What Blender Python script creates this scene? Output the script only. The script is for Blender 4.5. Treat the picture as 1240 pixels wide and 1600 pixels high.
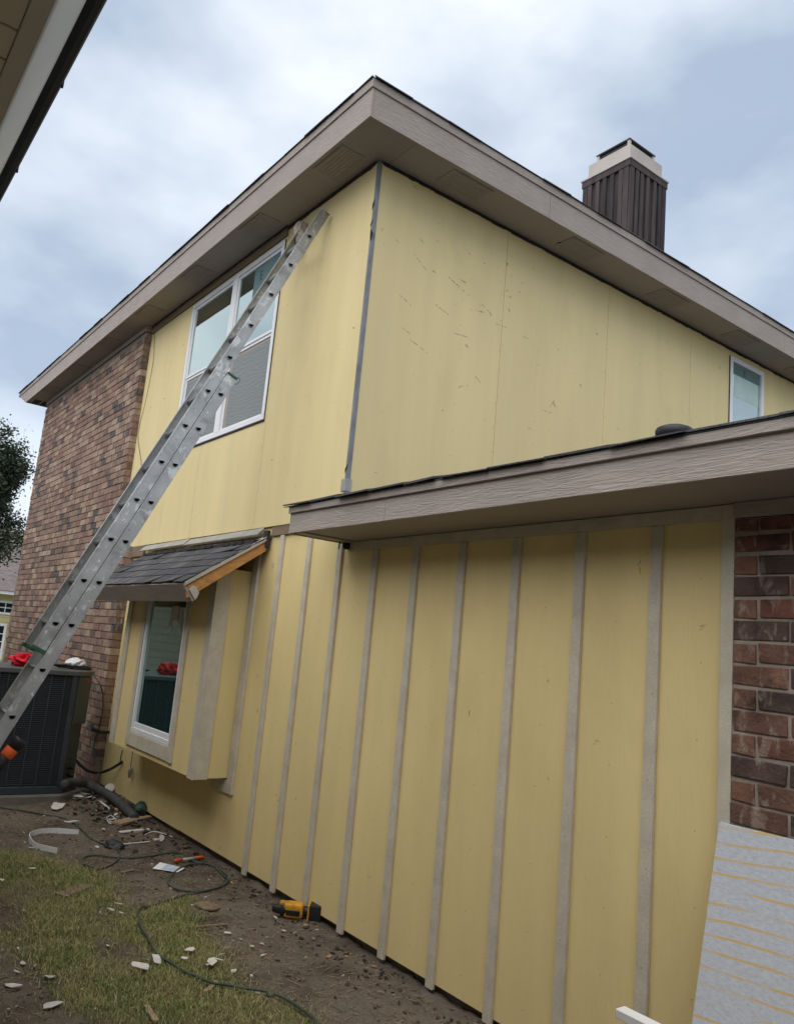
import bpy, bmesh, math, random
from mathutils import Vector, Matrix, noise
random.seed(7)
for o in list(bpy.data.objects): bpy.data.objects.remove(o)
S = bpy.context.scene
COL = S.collection
R = math.radians
# ------------------------------------------------------------------ camera
FPX = 1245.2
PITCH, ROLL, YAW = .1741, .0909, .9367
CAM = Vector((4.4445, -2.8423, 1.5804))
FW = Vector((-math.sin(YAW)*math.cos(PITCH), math.cos(YAW)*math.cos(PITCH), math.sin(PITCH)))
_r = FW.cross(Vector((0, 0, 1))).normalized(); _u = _r.cross(FW)
RT = math.cos(ROLL)*_r + math.sin(ROLL)*_u
UP = -math.sin(ROLL)*_r + math.cos(ROLL)*_u
cd = bpy.data.cameras.new('camera'); cam = bpy.data.objects.new('camera', cd); COL.objects.link(cam)
cam.matrix_world = Matrix(((RT.x, UP.x, -FW.x, CAM.x), (RT.y, UP.y, -FW.y, CAM.y), (RT.z, UP.z, -FW.z, CAM.z), (0, 0, 0, 1)))
cd.sensor_fit = 'VERTICAL'; cd.sensor_height = 36; cd.lens = FPX/1600*36
cd.clip_start = .05; cd.clip_end = 3000
S.camera = cam
# ------------------------------------------------------------------ sky, sun, exposure
SUN_EL, SUN_AZ = R(56), math.atan2(.34, -.94)          # azimuth measured from +Y towards +X
W = bpy.data.worlds.new('World'); S.world = W; W.use_nodes = True
nt = W.node_tree; nt.nodes.clear(); N = nt.nodes; L = nt.links
out = N.new('ShaderNodeOutputWorld'); bg = N.new('ShaderNodeBackground'); bg.inputs[1].default_value = .085
sky = N.new('ShaderNodeTexSky'); sky.sky_type = 'NISHITA'; sky.sun_disc = False
sky.sun_elevation = SUN_EL; sky.sun_rotation = SUN_AZ; sky.dust_density = 1.5; sky.air_density = 1.0
tc = N.new('ShaderNodeTexCoord'); mp = N.new('ShaderNodeMapping'); mp.inputs['Scale'].default_value = (1.0, 1.0, 1.9)
mp.inputs['Location'].default_value = (.35, .1, .2)
n1 = N.new('ShaderNodeTexNoise'); n1.inputs['Scale'].default_value = 1.9; n1.inputs['Detail'].default_value = 6; n1.inputs['Roughness'].default_value = .5
n1.inputs['Distortion'].default_value = .4
rp = N.new('ShaderNodeValToRGB'); rp.color_ramp.elements[0].position = .30; rp.color_ramp.elements[1].position = .66
rp.color_ramp.elements[0].color = (.72, .72, .72, 1); rp.color_ramp.elements[1].color = (1, 1, 1, 1)
n2 = N.new('ShaderNodeTexNoise'); n2.inputs['Scale'].default_value = 2.7; n2.inputs['Detail'].default_value = 5
rp2 = N.new('ShaderNodeValToRGB'); rp2.color_ramp.elements[0].position = .35; rp2.color_ramp.elements[1].position = .65
rp2.color_ramp.elements[0].color = (2.8, 3.4, 4.25, 1); rp2.color_ramp.elements[1].color = (5.9, 6.25, 6.7, 1)
mx = N.new('ShaderNodeMix'); mx.data_type = 'RGBA'
L.new(tc.outputs['Generated'], mp.inputs[0]); L.new(mp.outputs[0], n1.inputs[0]); L.new(mp.outputs[0], n2.inputs[0])
L.new(n1.outputs[0], rp.inputs[0]); L.new(rp.outputs[0], mx.inputs[0]); L.new(n2.outputs[0], rp2.inputs[0])
L.new(sky.outputs[0], mx.inputs[6]); L.new(rp2.outputs[0], mx.inputs[7])
L.new(mx.outputs[2], bg.inputs[0]); L.new(bg.outputs[0], out.inputs[0])
sd = bpy.data.lights.new('sun', 'SUN'); sd.energy = 1.4; sd.angle = R(80); sd.color = (1, .94, .85)
sun = bpy.data.objects.new('sun', sd); COL.objects.link(sun)
sdir = Vector((math.sin(SUN_AZ)*math.cos(SUN_EL), math.cos(SUN_AZ)*math.cos(SUN_EL), math.sin(SUN_EL)))
sun.rotation_euler = (-sdir).to_track_quat('-Z', 'Y').to_euler(); sun.location = (0, 0, 20)
S.view_settings.view_transform = 'Standard'; S.view_settings.look = 'None'
S.view_settings.exposure = 1.05; S.view_settings.gamma = 1.0; S.view_settings.use_curve_mapping = False
S.render.resolution_x = 793; S.render.resolution_y = 1024

# ------------------------------------------------------------------ pixel helpers (directions only; distance from a known plane)
def ray(px, py): return FW + RT*((px-620)/FPX) - UP*((py-800)/FPX)
def onp(px, py, ax, v):
    d = ray(px, py); return CAM + d*((v-CAM[ax])/d[ax])
GZ = -.05
def gp(px, py, z=None):
    p = onp(px, py, 2, GZ)
    p.z = gh(p.x, p.y) if z is None else z
    return p

# ------------------------------------------------------------------ materials
def nodes_of(m):
    m.use_nodes = True; t = m.node_tree; return t, t.nodes, t.links
def lin(r, g, b):
    f = lambda c: (c/255/12.92) if c/255 <= .04045 else ((c/255+.055)/1.055)**2.4
    return (f(r), f(g), f(b))
def noise_node(t, scale, stretch=(1, 1, 1), detail=5, rough=.55, dist=0, off=(0, 0, 0)):
    g = t.nodes.new('ShaderNodeNewGeometry'); m = t.nodes.new('ShaderNodeMapping')
    m.inputs['Scale'].default_value = stretch; m.inputs['Location'].default_value = off
    n = t.nodes.new('ShaderNodeTexNoise'); n.inputs['Scale'].default_value = scale
    n.inputs['Detail'].default_value = detail; n.inputs['Roughness'].default_value = rough; n.inputs['Distortion'].default_value = dist
    t.links.new(g.outputs['Position'], m.inputs[0]); t.links.new(m.outputs[0], n.inputs[0]); return n.outputs[0]
def ramp(t, src, a, b, ca=(0, 0, 0, 1), cb=(1, 1, 1, 1)):
    r = t.nodes.new('ShaderNodeValToRGB'); e = r.color_ramp.elements
    e[0].position = a; e[1].position = b; e[0].color = tuple(ca)[:3]+(1,); e[1].color = tuple(cb)[:3]+(1,)
    t.links.new(src, r.inputs[0]); return r.outputs[0]
def mixc(t, fac, a, b, mode='MIX'):
    m = t.nodes.new('ShaderNodeMix'); m.data_type = 'RGBA'; m.blend_type = mode
    for i, v in ((0, fac), (6, a), (7, b)):
        if isinstance(v, (int, float)): m.inputs[i].default_value = v
        elif isinstance(v, tuple): m.inputs[i].default_value = v[:3]+(1,)
        else: t.links.new(v, m.inputs[i])
    return m.outputs[2]
def sc(c, k): return tuple(min(1, x*k) for x in c[:3])
def mat(name, col, rough=.75, var=.12, scale=6, stretch=(1, 1, 1), bump=0, bscale=60, bstretch=(1, 1, 1), bdist=.004, bdet=4, bnd=0,
        metal=0, spec=.35, spots=(), fine=.0):
    m = bpy.data.materials.new(name); t, n, l = nodes_of(m); b = n['Principled BSDF']
    c = ramp(t, noise_node(t, scale, stretch), .32, .68, sc(col, 1-var), sc(col, 1+var))
    if fine: c = mixc(t, 1.0, c, ramp(t, noise_node(t, 170, (1, 1, 1), 2), .3, .7, (1-fine,)*3, (1+fine,)*3), 'MULTIPLY')
    for (scol, lo, hi, ss, st, amt) in spots:
        f = ramp(t, noise_node(t, ss, st, 6, .6, .6, (3.1*ss, 1.7, ss)), lo, hi, (0, 0, 0), (amt,)*3)
        c = mixc(t, f, c, scol)
    l.new(c, b.inputs['Base Color'])
    b.inputs['Roughness'].default_value = rough; b.inputs['Metallic'].default_value = metal
    b.inputs['Specular IOR Level'].default_value = spec
    if bump:
        bn = n.new('ShaderNodeBump'); bn.inputs['Strength'].default_value = bump; bn.inputs['Distance'].default_value = bdist
        l.new(noise_node(t, bscale, bstretch, bdet, .55, bnd), bn.inputs['Height']); l.new(bn.outputs[0], b.inputs['Normal'])
    return m
YEL = (.735, .61, .325)
M = {}
M['yellow'] = mat('yellow_siding', YEL, .8, .05, 1.6, (2.2, 2.2, .25), .5, 26, (3, 3, .25), .0015, 5,
                  spots=[((.55, .45, .22), .55, .85, 2.2, (1, 1, .5), .4), ((.68, .61, .40), .55, .8, 3.5, (2, 2, .18), .22), ((.13, .11, .08), .685, .71, 6.5, (1.2, 1.2, 2.6), .5)])
M['yellow_low'] = mat('yellow_siding_textured', (.765, .62, .305), .78, .06, 1.6, (2.2, 2.2, .3), 1.0, 34, (4, 4, .3), .0035, 6, .5,
                  spots=[((.55, .43, .20), .52, .85, 1.5, (1, 1, .6), .4), ((.20, .15, .07), .70, .715, 15, (1, 1, .6), .55)])
M['grey_trim'] = mat('raw_grey_trim', (.53, .485, .395), .8, .10, 9, (1, 1, 1), .35, 50, (1, 1, .4), .0015, fine=.12,
                  spots=[((.33, .30, .24), .58, .8, 7, (1, 1, .6), .5), ((.50, .42, .22), .62, .8, 3, (1, 1, .5), .35)])
M['taupe'] = mat('taupe_fascia_paint', (.355, .308, .278), .62, .06, 3, (1, 1, 1), .6, 2.2, (2.0, 2.0, 26), .012, 3, 2.6)
M['soffit'] = mat('taupe_soffit_paint', (.36, .317, .287), .7, .05, 2, (1, 1, 1), .15, 30)
M['soffit_dark'] = mat('soffit_vent_paint', (.335, .296, .268), .7, .1, 20)
M['brownboard'] = mat('brown_bare_board', (.21, .155, .105), .8, .2, 5, (.6, .6, 8))
M['dark_gap'] = mat('dark_tar_paper', (.035, .03, .032), .85, .3, 12)
M['flash'] = mat('slate_flashing_strip', (.23, .235, .24), .5, .25, 10, (1, 1, .5), metal=.3, spots=[((.015, .015, .018), .67, .69, 6, (1, 1, .35), 1.0), ((.4, .4, .38), .62, .72, 16, (1, 1, .25), .6)])
M['bright_flash'] = mat('galvanised_flashing', (.40, .39, .365), .42, .15, 8, metal=.55, spots=[((.2, .17, .13), .58, .75, 10, (1, 1, 1), .6)])
M['shingle'] = mat('charcoal_shingle', (.062, .063, .070), .92, .22, 5, (1, 1, 1), .8, 220, (1, 1, 1), .003, fine=.45)
M['shingle2'] = mat('charcoal_shingle_light', (.088, .089, .096), .92, .22, 5, (1, 1, 1), .8, 220, (1, 1, 1), .003, fine=.45)
M['white'] = mat('white_vinyl', (.78, .79, .82), .4, .03, 4, spots=[((.5, .47, .42), .66, .8, 9, (1, 1, 1), .25)])
M['wood'] = mat('fresh_orange_lumber', (.50, .25, .085), .7, .2, 5, (6, 2, 6), .2, 60, spots=[((.16, .07, .03), .64, .72, 6, (1, 1, 1), .7)])
M['cedar'] = mat('weathered_dark_cedar', (.040, .032, .036), .85, .35, 5, (3, 3, .4), .5, 40, (3, 3, .3), .004)
M['cedar2'] = mat('weathered_brown_cedar', (.066, .053, .055), .85, .3, 5, (3, 3, .4), .5, 40, (3, 3, .3), .004)
M['chim_metal'] = mat('painted_chimney_metal', (.46, .425, .40), .5, .07, 4, spots=[((.30, .27, .26), .5, .8, 4, (1, 1, 1), .5)])
M['dark_metal'] = mat('dark_cap_metal', (.05, .05, .055), .5, .2, 8)
M['concrete'] = mat('foundation_concrete', (.16, .15, .135), .9, .2, 9, bump=.4)
M['mortar'] = mat('mortar', (.29, .255, .218), .95, .25, 12, bump=.6, bscale=90)
M['alu'] = mat('worn_aluminium', (.42, .42, .415), .42, .14, 7, metal=.72, bump=.1, bscale=30,
               spots=[((.72, .72, .70), .57, .64, 14, (1, 1, .8), .7), ((.20, .19, .18), .56, .70, 8, (1, 1, 1), .6), ((.85, .85, .83), .655, .67, 38, (1, 1, 1), .9), ((.10, .10, .10), .66, .69, 30, (1, 1, 1), .6)])
M['alu_dark'] = mat('dull_aluminium_inside', (.30, .30, .295), .5, .2, 9, metal=.6, spots=[((.12, .12, .12), .55, .7, 8, (1, 1, 1), .6)])
M['green_cap'] = mat('green_plastic', (.035, .12, .075), .5, .2, 9)
M['black'] = mat('black_plastic', (.016, .016, .018), .45, .25, 10)
M['blackmatte'] = mat('black_foam', (.022, .022, .022), .85, .3, 20)
M['ac'] = mat('ac_dark_paint', (.040, .050, .058), .42, .12, 4, spots=[((.10, .09, .08), .60, .8, 8, (1, 1, 1), .4)])
M['ac_slat'] = mat('ac_louvre_paint', (.055, .062, .074), .45, .15, 4)
M['ac_top'] = mat('ac_top_lid', (.085, .09, .095), .4, .15, 5)
M['red'] = mat('red_cloth', (.62, .012, .030), .75, .2, 9, bump=.3, bscale=25)
M['orange'] = mat('orange_plastic', (.62, .10, .02), .45, .15, 10)
M['toolyellow'] = mat('tool_yellow_plastic', (.60, .29, .02), .5, .2, 14, spots=[((.10, .06, .03), .55, .7, 18, (1, 1, 1), .6)])
M['hose'] = mat('dark_green_cord', (.045, .068, .05), .55, .3, 12)
M['hose_worn'] = mat('dusty_green_cord', (.052, .068, .054), .65, .35, 9, spots=[((.17, .17, .14), .55, .75, 7, (1, 1, 1), .6)])
M['pipe'] = mat('black_corrugated_pipe', (.055, .055, .056), .7, .3, 12)
M['chip'] = mat('white_chip', (.58, .555, .51), .85, .12, 25, spots=[((.3, .25, .2), .6, .75, 20, (1, 1, 1), .5)])
M['straw'] = mat('straw_wood', (.34, .24, .15), .85, .25, 10)
M['oldwood'] = mat('dirty_wood_scrap', (.20, .14, .095), .9, .3, 12, (1, 4, 4))
M['paper'] = mat('white_paper', (.72, .73, .74), .8, .05, 10)
M['cladding_tan'] = mat('tan_siding', (.52, .47, .37), .75, .06, 3, bump=.2)
M['gutterwhite'] = mat('white_gutter', (.86, .88, .86), .45, .05, 3)
M['gutterdark'] = mat('dark_drip_edge', (.02, .024, .036), .7, .2, 6)
M['nb_tan'] = mat('neighbour_soffit_board', (.60, .54, .44), .75, .06, 3)
M['nb_taupe'] = mat('neighbour_fascia', (.55, .50, .46), .6, .04, 3)
M['farwall'] = mat('pale_yellow_siding', (.60, .56, .32), .8, .06, 2)
M['farroof'] = mat('grey_brown_shingle', (.155, .13, .125), .9, .25, 6, fine=.3)
M['bark'] = mat('bark', (.06, .045, .035), .9, .3, 6, (1, 1, .3))
M['blacktop'] = mat('vent_cap_black', (.028, .028, .030), .5, .2, 12)
M['sawhorse'] = mat('sawhorse_lumber', (.42, .31, .19), .8, .2, 5, (1, 6, 6))
M['white_board'] = mat('white_primed_board', (.76, .75, .73), .7, .05, 7)
BR_L = [(.30, .205, .155), (.255, .165, .125), (.34, .245, .185), (.205, .125, .098), (.145, .105, .09), (.38, .28, .21), (.27, .17, .135), (.22, .15, .12), (.095, .082, .078), (.235, .135, .11)]
BRL = [mat('tumbled_brick_%s' % w, sc(c, .95), .92, .25, 14, (1.6, 1.6, .8), .8, 70, (1, 1, 1), .006, spots=[((.48, .41, .34), .56, .68, 17, (2.2, 2.2, .7), .55)])
       for w, c in zip('a b c d e f g h i j'.split(), BR_L)]
BR_R = [(.145, .066, .050), (.115, .062, .048), (.062, .044, .038), (.13, .055, .043), (.075, .048, .043), (.165, .085, .062)]
BRR = [mat('red_brick_%s' % w, (c[0]*1.15, c[1]*1.14, c[2]*1.10), .9, .35, 10, (1, 1, 1), .9, 80, (1, 1, 1), .006,
           spots=[((.36, .29, .235), .54, .66, 15, (1.2, 1.2, .55), .7), ((.03, .026, .026), .57, .66, 7, (1, 1, 1.5), .75)]) for w, c in zip('a b c d e f'.split(), BR_R)]
def glass(name, tint=(.86, .98, .94), refl=.62, dark=(.012, .02, .02), wave=0, rough=.01):
    m = bpy.data.materials.new(name); t, n, l = nodes_of(m); n.remove(n['Principled BSDF']); o = n['Material Output']
    d = n.new('ShaderNodeBsdfDiffuse'); d.inputs[0].default_value = dark+(1,)
    g = n.new('ShaderNodeBsdfGlossy'); g.inputs['Color'].default_value = tint+(1,); g.inputs['Roughness'].default_value = rough
    f = n.new('ShaderNodeFresnel'); f.inputs[0].default_value = 1.5
    mr = n.new('ShaderNodeMapRange'); mr.inputs[1].default_value = 0.04; mr.inputs[2].default_value = .5; mr.inputs[3].default_value = refl*.75; mr.inputs[4].default_value = 1
    l.new(f.outputs[0], mr.inputs[0])
    mx = n.new('ShaderNodeMixShader'); l.new(mr.outputs[0], mx.inputs[0]); l.new(d.outputs[0], mx.inputs[1]); l.new(g.outputs[0], mx.inputs[2]); l.new(mx.outputs[0], o.inputs[0])
    bn = n.new('ShaderNodeBump'); bn.inputs['Strength'].default_value = .06; bn.inputs['Distance'].default_value = .01
    l.new(noise_node(t, 2.2, (1, 1, 1), 1), bn.inputs['Height']); l.new(bn.outputs[0], g.inputs['Normal'])
    return m
M['glass'] = glass('coated_window_glass')
M['glass_dark'] = glass('dark_window_glass', (.75, .95, .90), .42, (.010, .035, .032))
M['glass_far'] = glass('far_window_glass', (.7, .9, .82), .3, (.01, .02, .02))
def screen_mat():
    m = bpy.data.materials.new('insect_screen'); t, n, l = nodes_of(m); b = n['Principled BSDF']
    g = n.new('ShaderNodeNewGeometry'); w = n.new('ShaderNodeTexWave'); w.bands_direction = 'Z'; w.inputs['Scale'].default_value = 9; w.inputs['Distortion'].default_value = 11
    w.inputs['Detail'].default_value = 2; w.inputs['Detail Scale'].default_value = .7
    l.new(g.outputs['Position'], w.inputs[0])
    l.new(ramp(t, w.outputs[0], .2, .8, (.172, .187, .182), (.212, .23, .222)), b.inputs['Base Color']); b.inputs['Roughness'].default_value = .45
    b.inputs['Specular IOR Level'].default_value = .5
    return m
M['screen'] = screen_mat()
M['sticker'] = mat('teal_window_label', (.11, .185, .19), .5, .1, 9)
M['sticker_pale'] = mat('pale_window_label', (.50, .66, .62), .5, .06, 9)
M['ink'] = mat('dark_green_ink', (.01, .06, .045), .6, .05, 9)
def board_mat():
    m = bpy.data.materials.new('fibre_board_yellow_stripes'); t, n, l = nodes_of(m); b = n['Principled BSDF']
    base = ramp(t, noise_node(t, 70, (.7, 1, 2.0), 6, .75), .28, .72, (.42, .45, .505), (.64, .67, .725))
    base = mixc(t, ramp(t, noise_node(t, 75, (.5, 1, 2.4), 4, .6), .60, .70, (0, 0, 0), (.5,)*3), base, (.27, .29, .37))
    g = n.new('ShaderNodeNewGeometry'); mp_ = n.new('ShaderNodeMapping'); mp_.inputs['Rotation'].default_value = (0, R(4), 0)
    w = n.new('ShaderNodeTexWave'); w.bands_direction = 'Z'; w.inputs['Scale'].default_value = 6.3; w.inputs['Distortion'].default_value = 1.2; w.inputs['Detail'].default_value = 2
    w.inputs['Detail Scale'].default_value = .8
    l.new(g.outputs['Position'], mp_.inputs[0]); l.new(mp_.outputs[0], w.inputs[0])
    st = ramp(t, w.outputs[0], .90, .97)
    br = ramp(t, noise_node(t, 3.2, (1.2, 1, 5), 3), .36, .58, (0, 0, 0), (.9,)*3)
    f = n.new('ShaderNodeMath'); f.operation = 'MULTIPLY'; l.new(st, f.inputs[0]); l.new(br, f.inputs[1])
    l.new(mixc(t, f.outputs[0], base, (.66, .45, .16)), b.inputs['Base Color']); b.inputs['Roughness'].default_value = .85
    return m
M['fibre'] = board_mat()
def leaf_mat(name, a, b_):
    m = bpy.data.materials.new(name); t, n, l = nodes_of(m); b = n['Principled BSDF']
    g = n.new('ShaderNodeNewGeometry'); l.new(ramp(t, g.outputs['Random Per Island'], 0, 1, a, b_), b.inputs['Base Color'])
    b.inputs['Roughness'].default_value = .7; b.inputs['Specular IOR Level'].default_value = .2
    return m
M['leaf'] = leaf_mat('oak_leaf', (.03, .046, .028), (.105, .125, .08))
def grass_mat():
    m = bpy.data.materials.new('grass_blade'); t, n, l = nodes_of(m); b = n['Principled BSDF']
    g = n.new('ShaderNodeNewGeometry'); r = n.new('ShaderNodeValToRGB'); e = r.color_ramp.elements
    e[0].position = 0; e[0].color = (.10, .17, .045, 1); e[1].position = 1; e[1].color = (.52, .43, .24, 1)
    q = e.new(.45); q.color = (.185, .24, .075, 1); q = e.new(.72); q.color = (.33, .31, .13, 1)
    l.new(g.outputs['Random Per Island'], r.inputs[0])
    c = mixc(t, ramp(t, noise_node(t, 3.5, (1, 1, .01), 3), .40, .62), r.outputs[0], (.40, .33, .17)); 
    c2 = mixc(t, .5, r.outputs[0], c)
    l.new(c2, b.inputs['Base Color']); b.inputs['Roughness'].default_value = .75; b.inputs['Specular IOR Level'].default_value = .15
    return m
M['grass'] = grass_mat()
def ground_mat():
    m = bpy.data.materials.new('bare_soil'); t, n, l = nodes_of(m); b = n['Principled BSDF']
    c = ramp(t, noise_node(t, 4, (1, 1, 1), 8, .65), .3, .7, (.060, .048, .039), (.215, .175, .142))
    c = mixc(t, ramp(t, noise_node(t, 1.1, (1, 1, 1), 4), .45, .62, (0, 0, 0), (.55,)*3), c, (.25, .21, .168))
    c = mixc(t, ramp(t, noise_node(t, 60, (1, 1, 1), 3), .62, .72, (0, 0, 0), (.6,)*3), c, (.34, .28, .21))
    c = mixc(t, ramp(t, noise_node(t, 25, (1, 1, 1), 4), .60, .70, (0, 0, 0), (.75,)*3), c, (.036, .030, .027))
    a = n.new('ShaderNodeAttribute'); a.attribute_name = 'turf'
    tc_ = ramp(t, noise_node(t, 9, (1, 1, 1), 6), .3, .7, (.13, .13, .058), (.26, .215, .11))
    c = mixc(t, a.outputs['Fac'], c, tc_)
    l.new(c, b.inputs['Base Color']); b.inputs['Roughness'].default_value = .95; b.inputs['Specular IOR Level'].default_value = .15
    bn = n.new('ShaderNodeBump'); bn.inputs['Strength'].default_value = 1.0; bn.inputs['Distance'].default_value = .035
    l.new(noise_node(t, 38, (1, 1, 1), 6, .65), bn.inputs['Height']); l.new(bn.outputs[0], b.inputs['Normal'])
    return m
M['ground'] = ground_mat()

# ------------------------------------------------------------------ mesh helpers
class MB:
    def __init__(s): s.v = []; s.f = []; s.m = []
    def add(s, vs, fs, mi=0):
        o = len(s.v); s.v += [tuple(v) for v in vs]; s.f += [tuple(i+o for i in f) for f in fs]; s.m += [mi]*len(fs); return s
    def hexa(s, p, mi=0):      # 8 points: bottom 4 ccw, top 4 ccw
        return s.add(p, [(3, 2, 1, 0), (4, 5, 6, 7), (0, 1, 5, 4), (1, 2, 6, 5), (2, 3, 7, 6), (3, 0, 4, 7)], mi)
    def box(s, x0, x1, y0, y1, z0, z1, mi=0):
        return s.hexa([(x0, y0, z0), (x1, y0, z0), (x1, y1, z0), (x0, y1, z0), (x0, y0, z1), (x1, y0, z1), (x1, y1, z1), (x0, y1, z1)], mi)
    def obox(s, c, ax, ay, az, mi=0):    # centre and three half-axis vectors
        c, ax, ay, az = map(Vector, (c, ax, ay, az))
        return s.hexa([c-ax-ay-az, c+ax-ay-az, c+ax+ay-az, c-ax+ay-az, c-ax-ay+az, c+ax-ay+az, c+ax+ay+az, c-ax+ay+az], mi)
    def prism(s, poly, ext, mi=0):       # closed polygon (3d points) extruded by vector
        n = len(poly); e = Vector(ext); a = [Vector(p) for p in poly]
        return s.add(a+[p+e for p in a], [tuple(range(n-1, -1, -1)), tuple(range(n, 2*n))]+[(i, (i+1) % n, n+(i+1) % n, n+i) for i in range(n)], mi)
    def tube(s, pts, r, seg=8, mi=0, cap=True):
        pts = [Vector(p) for p in pts]; n = len(pts); vs = []; fs = []; prev = None
        for i, p in enumerate(pts):
            t = (pts[min(i+1, n-1)]-pts[max(i-1, 0)]).normalized()
            if prev is None: a = t.cross(Vector((.31, .17, .93))).normalized()
            else: a = (prev-t*prev.dot(t)).normalized()
            prev = a; b = t.cross(a); rr = r[i] if isinstance(r, (list, tuple)) else r
            for k in range(seg):
                q = 2*math.pi*k/seg; vs.append(p+(a*math.cos(q)+b*math.sin(q))*rr)
        for i in range(n-1):
            for k in range(seg): fs.append((i*seg+k, i*seg+(k+1) % seg, (i+1)*seg+(k+1) % seg, (i+1)*seg+k))
        if cap: fs += [tuple(range(seg-1, -1, -1)), tuple(range((n-1)*seg, n*seg))]
        return s.add(vs, fs, mi)
    def lathe(s, c, prof, seg=20, axis=(0, 0, 1), mi=0):
        ax = Vector(axis).normalized(); a = ax.cross(Vector((.3, .9, .1))).normalized(); b = ax.cross(a); c = Vector(c); vs = []; fs = []
        for r, h in prof:
            for k in range(seg):
                q = 2*math.pi*k/seg; vs.append(c+ax*h+(a*math.cos(q)+b*math.sin(q))*r)
        for i in range(len(prof)-1):
            for k in range(seg): fs.append((i*seg+k, i*seg+(k+1) % seg, (i+1)*seg+(k+1) % seg, (i+1)*seg+k))
        fs += [tuple(range(seg-1, -1, -1)), tuple(range((len(prof)-1)*seg, len(prof)*seg))]
        return s.add(vs, fs, mi)
    def mesh(s, name, mats, smooth=False):
        me = bpy.data.meshes.new(name); me.from_pydata(s.v, [], s.f)
        for m in (mats if isinstance(mats, (list, tuple)) else [mats]): me.materials.append(M[m] if isinstance(m, str) else m)
        if any(s.m): me.polygons.foreach_set('material_index', s.m)
        bm = bmesh.new(); bm.from_mesh(me); bmesh.ops.recalc_face_normals(bm, faces=bm.faces); bm.to_mesh(me); bm.free()
        if smooth: me.polygons.foreach_set('use_smooth', [True]*len(me.polygons))
        me.update(); return me
    def build(s, name, mats, parent=None, smooth=False, bevel=0, seg=1):
        return link(bpy.data.objects.new(name, s.mesh(name, mats, smooth)), parent, bevel, seg)
def link(o, parent=None, bevel=0, seg=1):
    COL.objects.link(o)
    if parent is not None:
        o.parent = parent
        w = WORLD.get(parent.name, Vector((0, 0, 0)))
        o.matrix_parent_inverse = Matrix.Translation(-w)
    if bevel:
        b = o.modifiers.new('bevel', 'BEVEL'); b.width = bevel; b.segments = seg; b.limit_method = 'ANGLE'
    return o
WORLD = {}
def thing(name, label, cat, loc=(0, 0, 0), group=None):
    o = bpy.data.objects.new(name, None); COL.objects.link(o); o.location = loc; o.empty_display_size = .1
    WORLD[o.name] = Vector(loc); return tag(o, label, cat, group)
def tag(o, label, cat, group=None, kind=None):
    o['label'] = label
    if cat: o['category'] = cat
    if group: o['group'] = group
    if kind: o['kind'] = kind
    return o
def bx(name, m, parent, *a, bevel=.0015): return MB().box(*a).build(name, m, parent, bevel=bevel)
def smooth_path(pts, n=6):
    pts = [Vector(p) for p in pts]; out = []
    for i in range(len(pts)-1):
        p0, p1, p2, p3 = pts[max(i-1, 0)], pts[i], pts[i+1], pts[min(i+2, len(pts)-1)]
        for k in range(n):
            t = k/n; out.append(.5*((2*p1)+(p2-p0)*t+(2*p0-5*p1+4*p2-p3)*t*t+(3*p1-p0-3*p2+p3)*t**3))
    return out+[pts[-1]]

# ------------------------------------------------------------------ ground
def inpoly(x, y, P):
    c = False; j = len(P)-1
    for i in range(len(P)):
        if (P[i][1] > y) != (P[j][1] > y) and x < (P[j][0]-P[i][0])*(y-P[i][1])/(P[j][1]-P[i][1])+P[i][0]: c = not c
        j = i
    return c
def g2(px, py): p = onp(px, py, 2, GZ); return (p.x, p.y)
TURF = [g2(*q) for q in [(-160, 1325), (0, 1330), (90, 1345), (140, 1368), (185, 1405), (250, 1425), (300, 1400), (330, 1440), (345, 1475), (350, 1505), (400, 1530), (470, 1575), (520, 1640), (560, 1800), (-900, 1800), (-900, 1400)]]
BARE = [[g2(*q) for q in P] for P in ([(-60, 1395), (30, 1400), (60, 1425), (40, 1450), (-60, 1450)], [(-80, 1480), (40, 1490), (95, 1530), (110, 1570), (150, 1620), (150, 1700), (-200, 1700)], [(150, 1470), (215, 1475), (215, 1495), (150, 1492)])]
def turf(x, y):
    xx = x+.16*noise.noise((x*2.2, y*2.2, 3.1)); yy = y+.16*noise.noise((x*2.2, y*2.2, 9.7))
    v = 1.0 if inpoly(xx, yy, TURF) else (.9 if (x < -12 or y < -12 or y > 14 or x > 9) else 0.)
    if v and any(inpoly(xx, yy, P) for P in BARE): v = .12
    if v: v *= .55+.75*max(0, min(1, .5+noise.noise((x*3.1, y*3.1, .4))*1.1))
    return min(1, v)
def gh(x, y):
    near = max(0, 1-max(abs(x+1)/9, abs(y+1.5)/6))
    h = GZ+near*(.018*noise.noise((x*2.1, y*2.1, 0))+.012*noise.noise((x*7, y*7, 2)))
    h += near*.030*max(0, 1-abs(y+.12)/.22)*(noise.noise((x*4, y*5, 5))+.1)
    d = math.hypot(x+3.35, y+.18); h += .075*max(0, 1-d/.75)**1.3
    return h
def axis(lo, hi, step, far):
    a = []; v = lo; 
    while v <= hi+1e-6: a.append(v); v += step
    s = step; l = [lo]; 
    while l[-1] > -far: s *= 1.5; l.append(l[-1]-s)
    s = step; h = [hi]
    while h[-1] < far: s *= 1.5; h.append(h[-1]+s)
    return l[:0:-1]+a+h[1:]
xs = axis(-5.0, 3.4, .03, 900); ys = axis(-3.2, .15, .03, 900)
gv = []; tv = []
for y in ys:
    for x in xs:
        z = gh(x, y); near = -5.1 < x < 3.5 and -3.3 < y < .2
        if near: z += .011*noise.noise((x*17, y*17, 7))+.006*noise.noise((x*37, y*37, 1))
        gv.append((x, y, z)); tv.append(turf(x, y))
nx = len(xs); gf = [(j*nx+i, j*nx+i+1, (j+1)*nx+i+1, (j+1)*nx+i) for j in range(len(ys)-1) for i in range(nx-1)]
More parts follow.
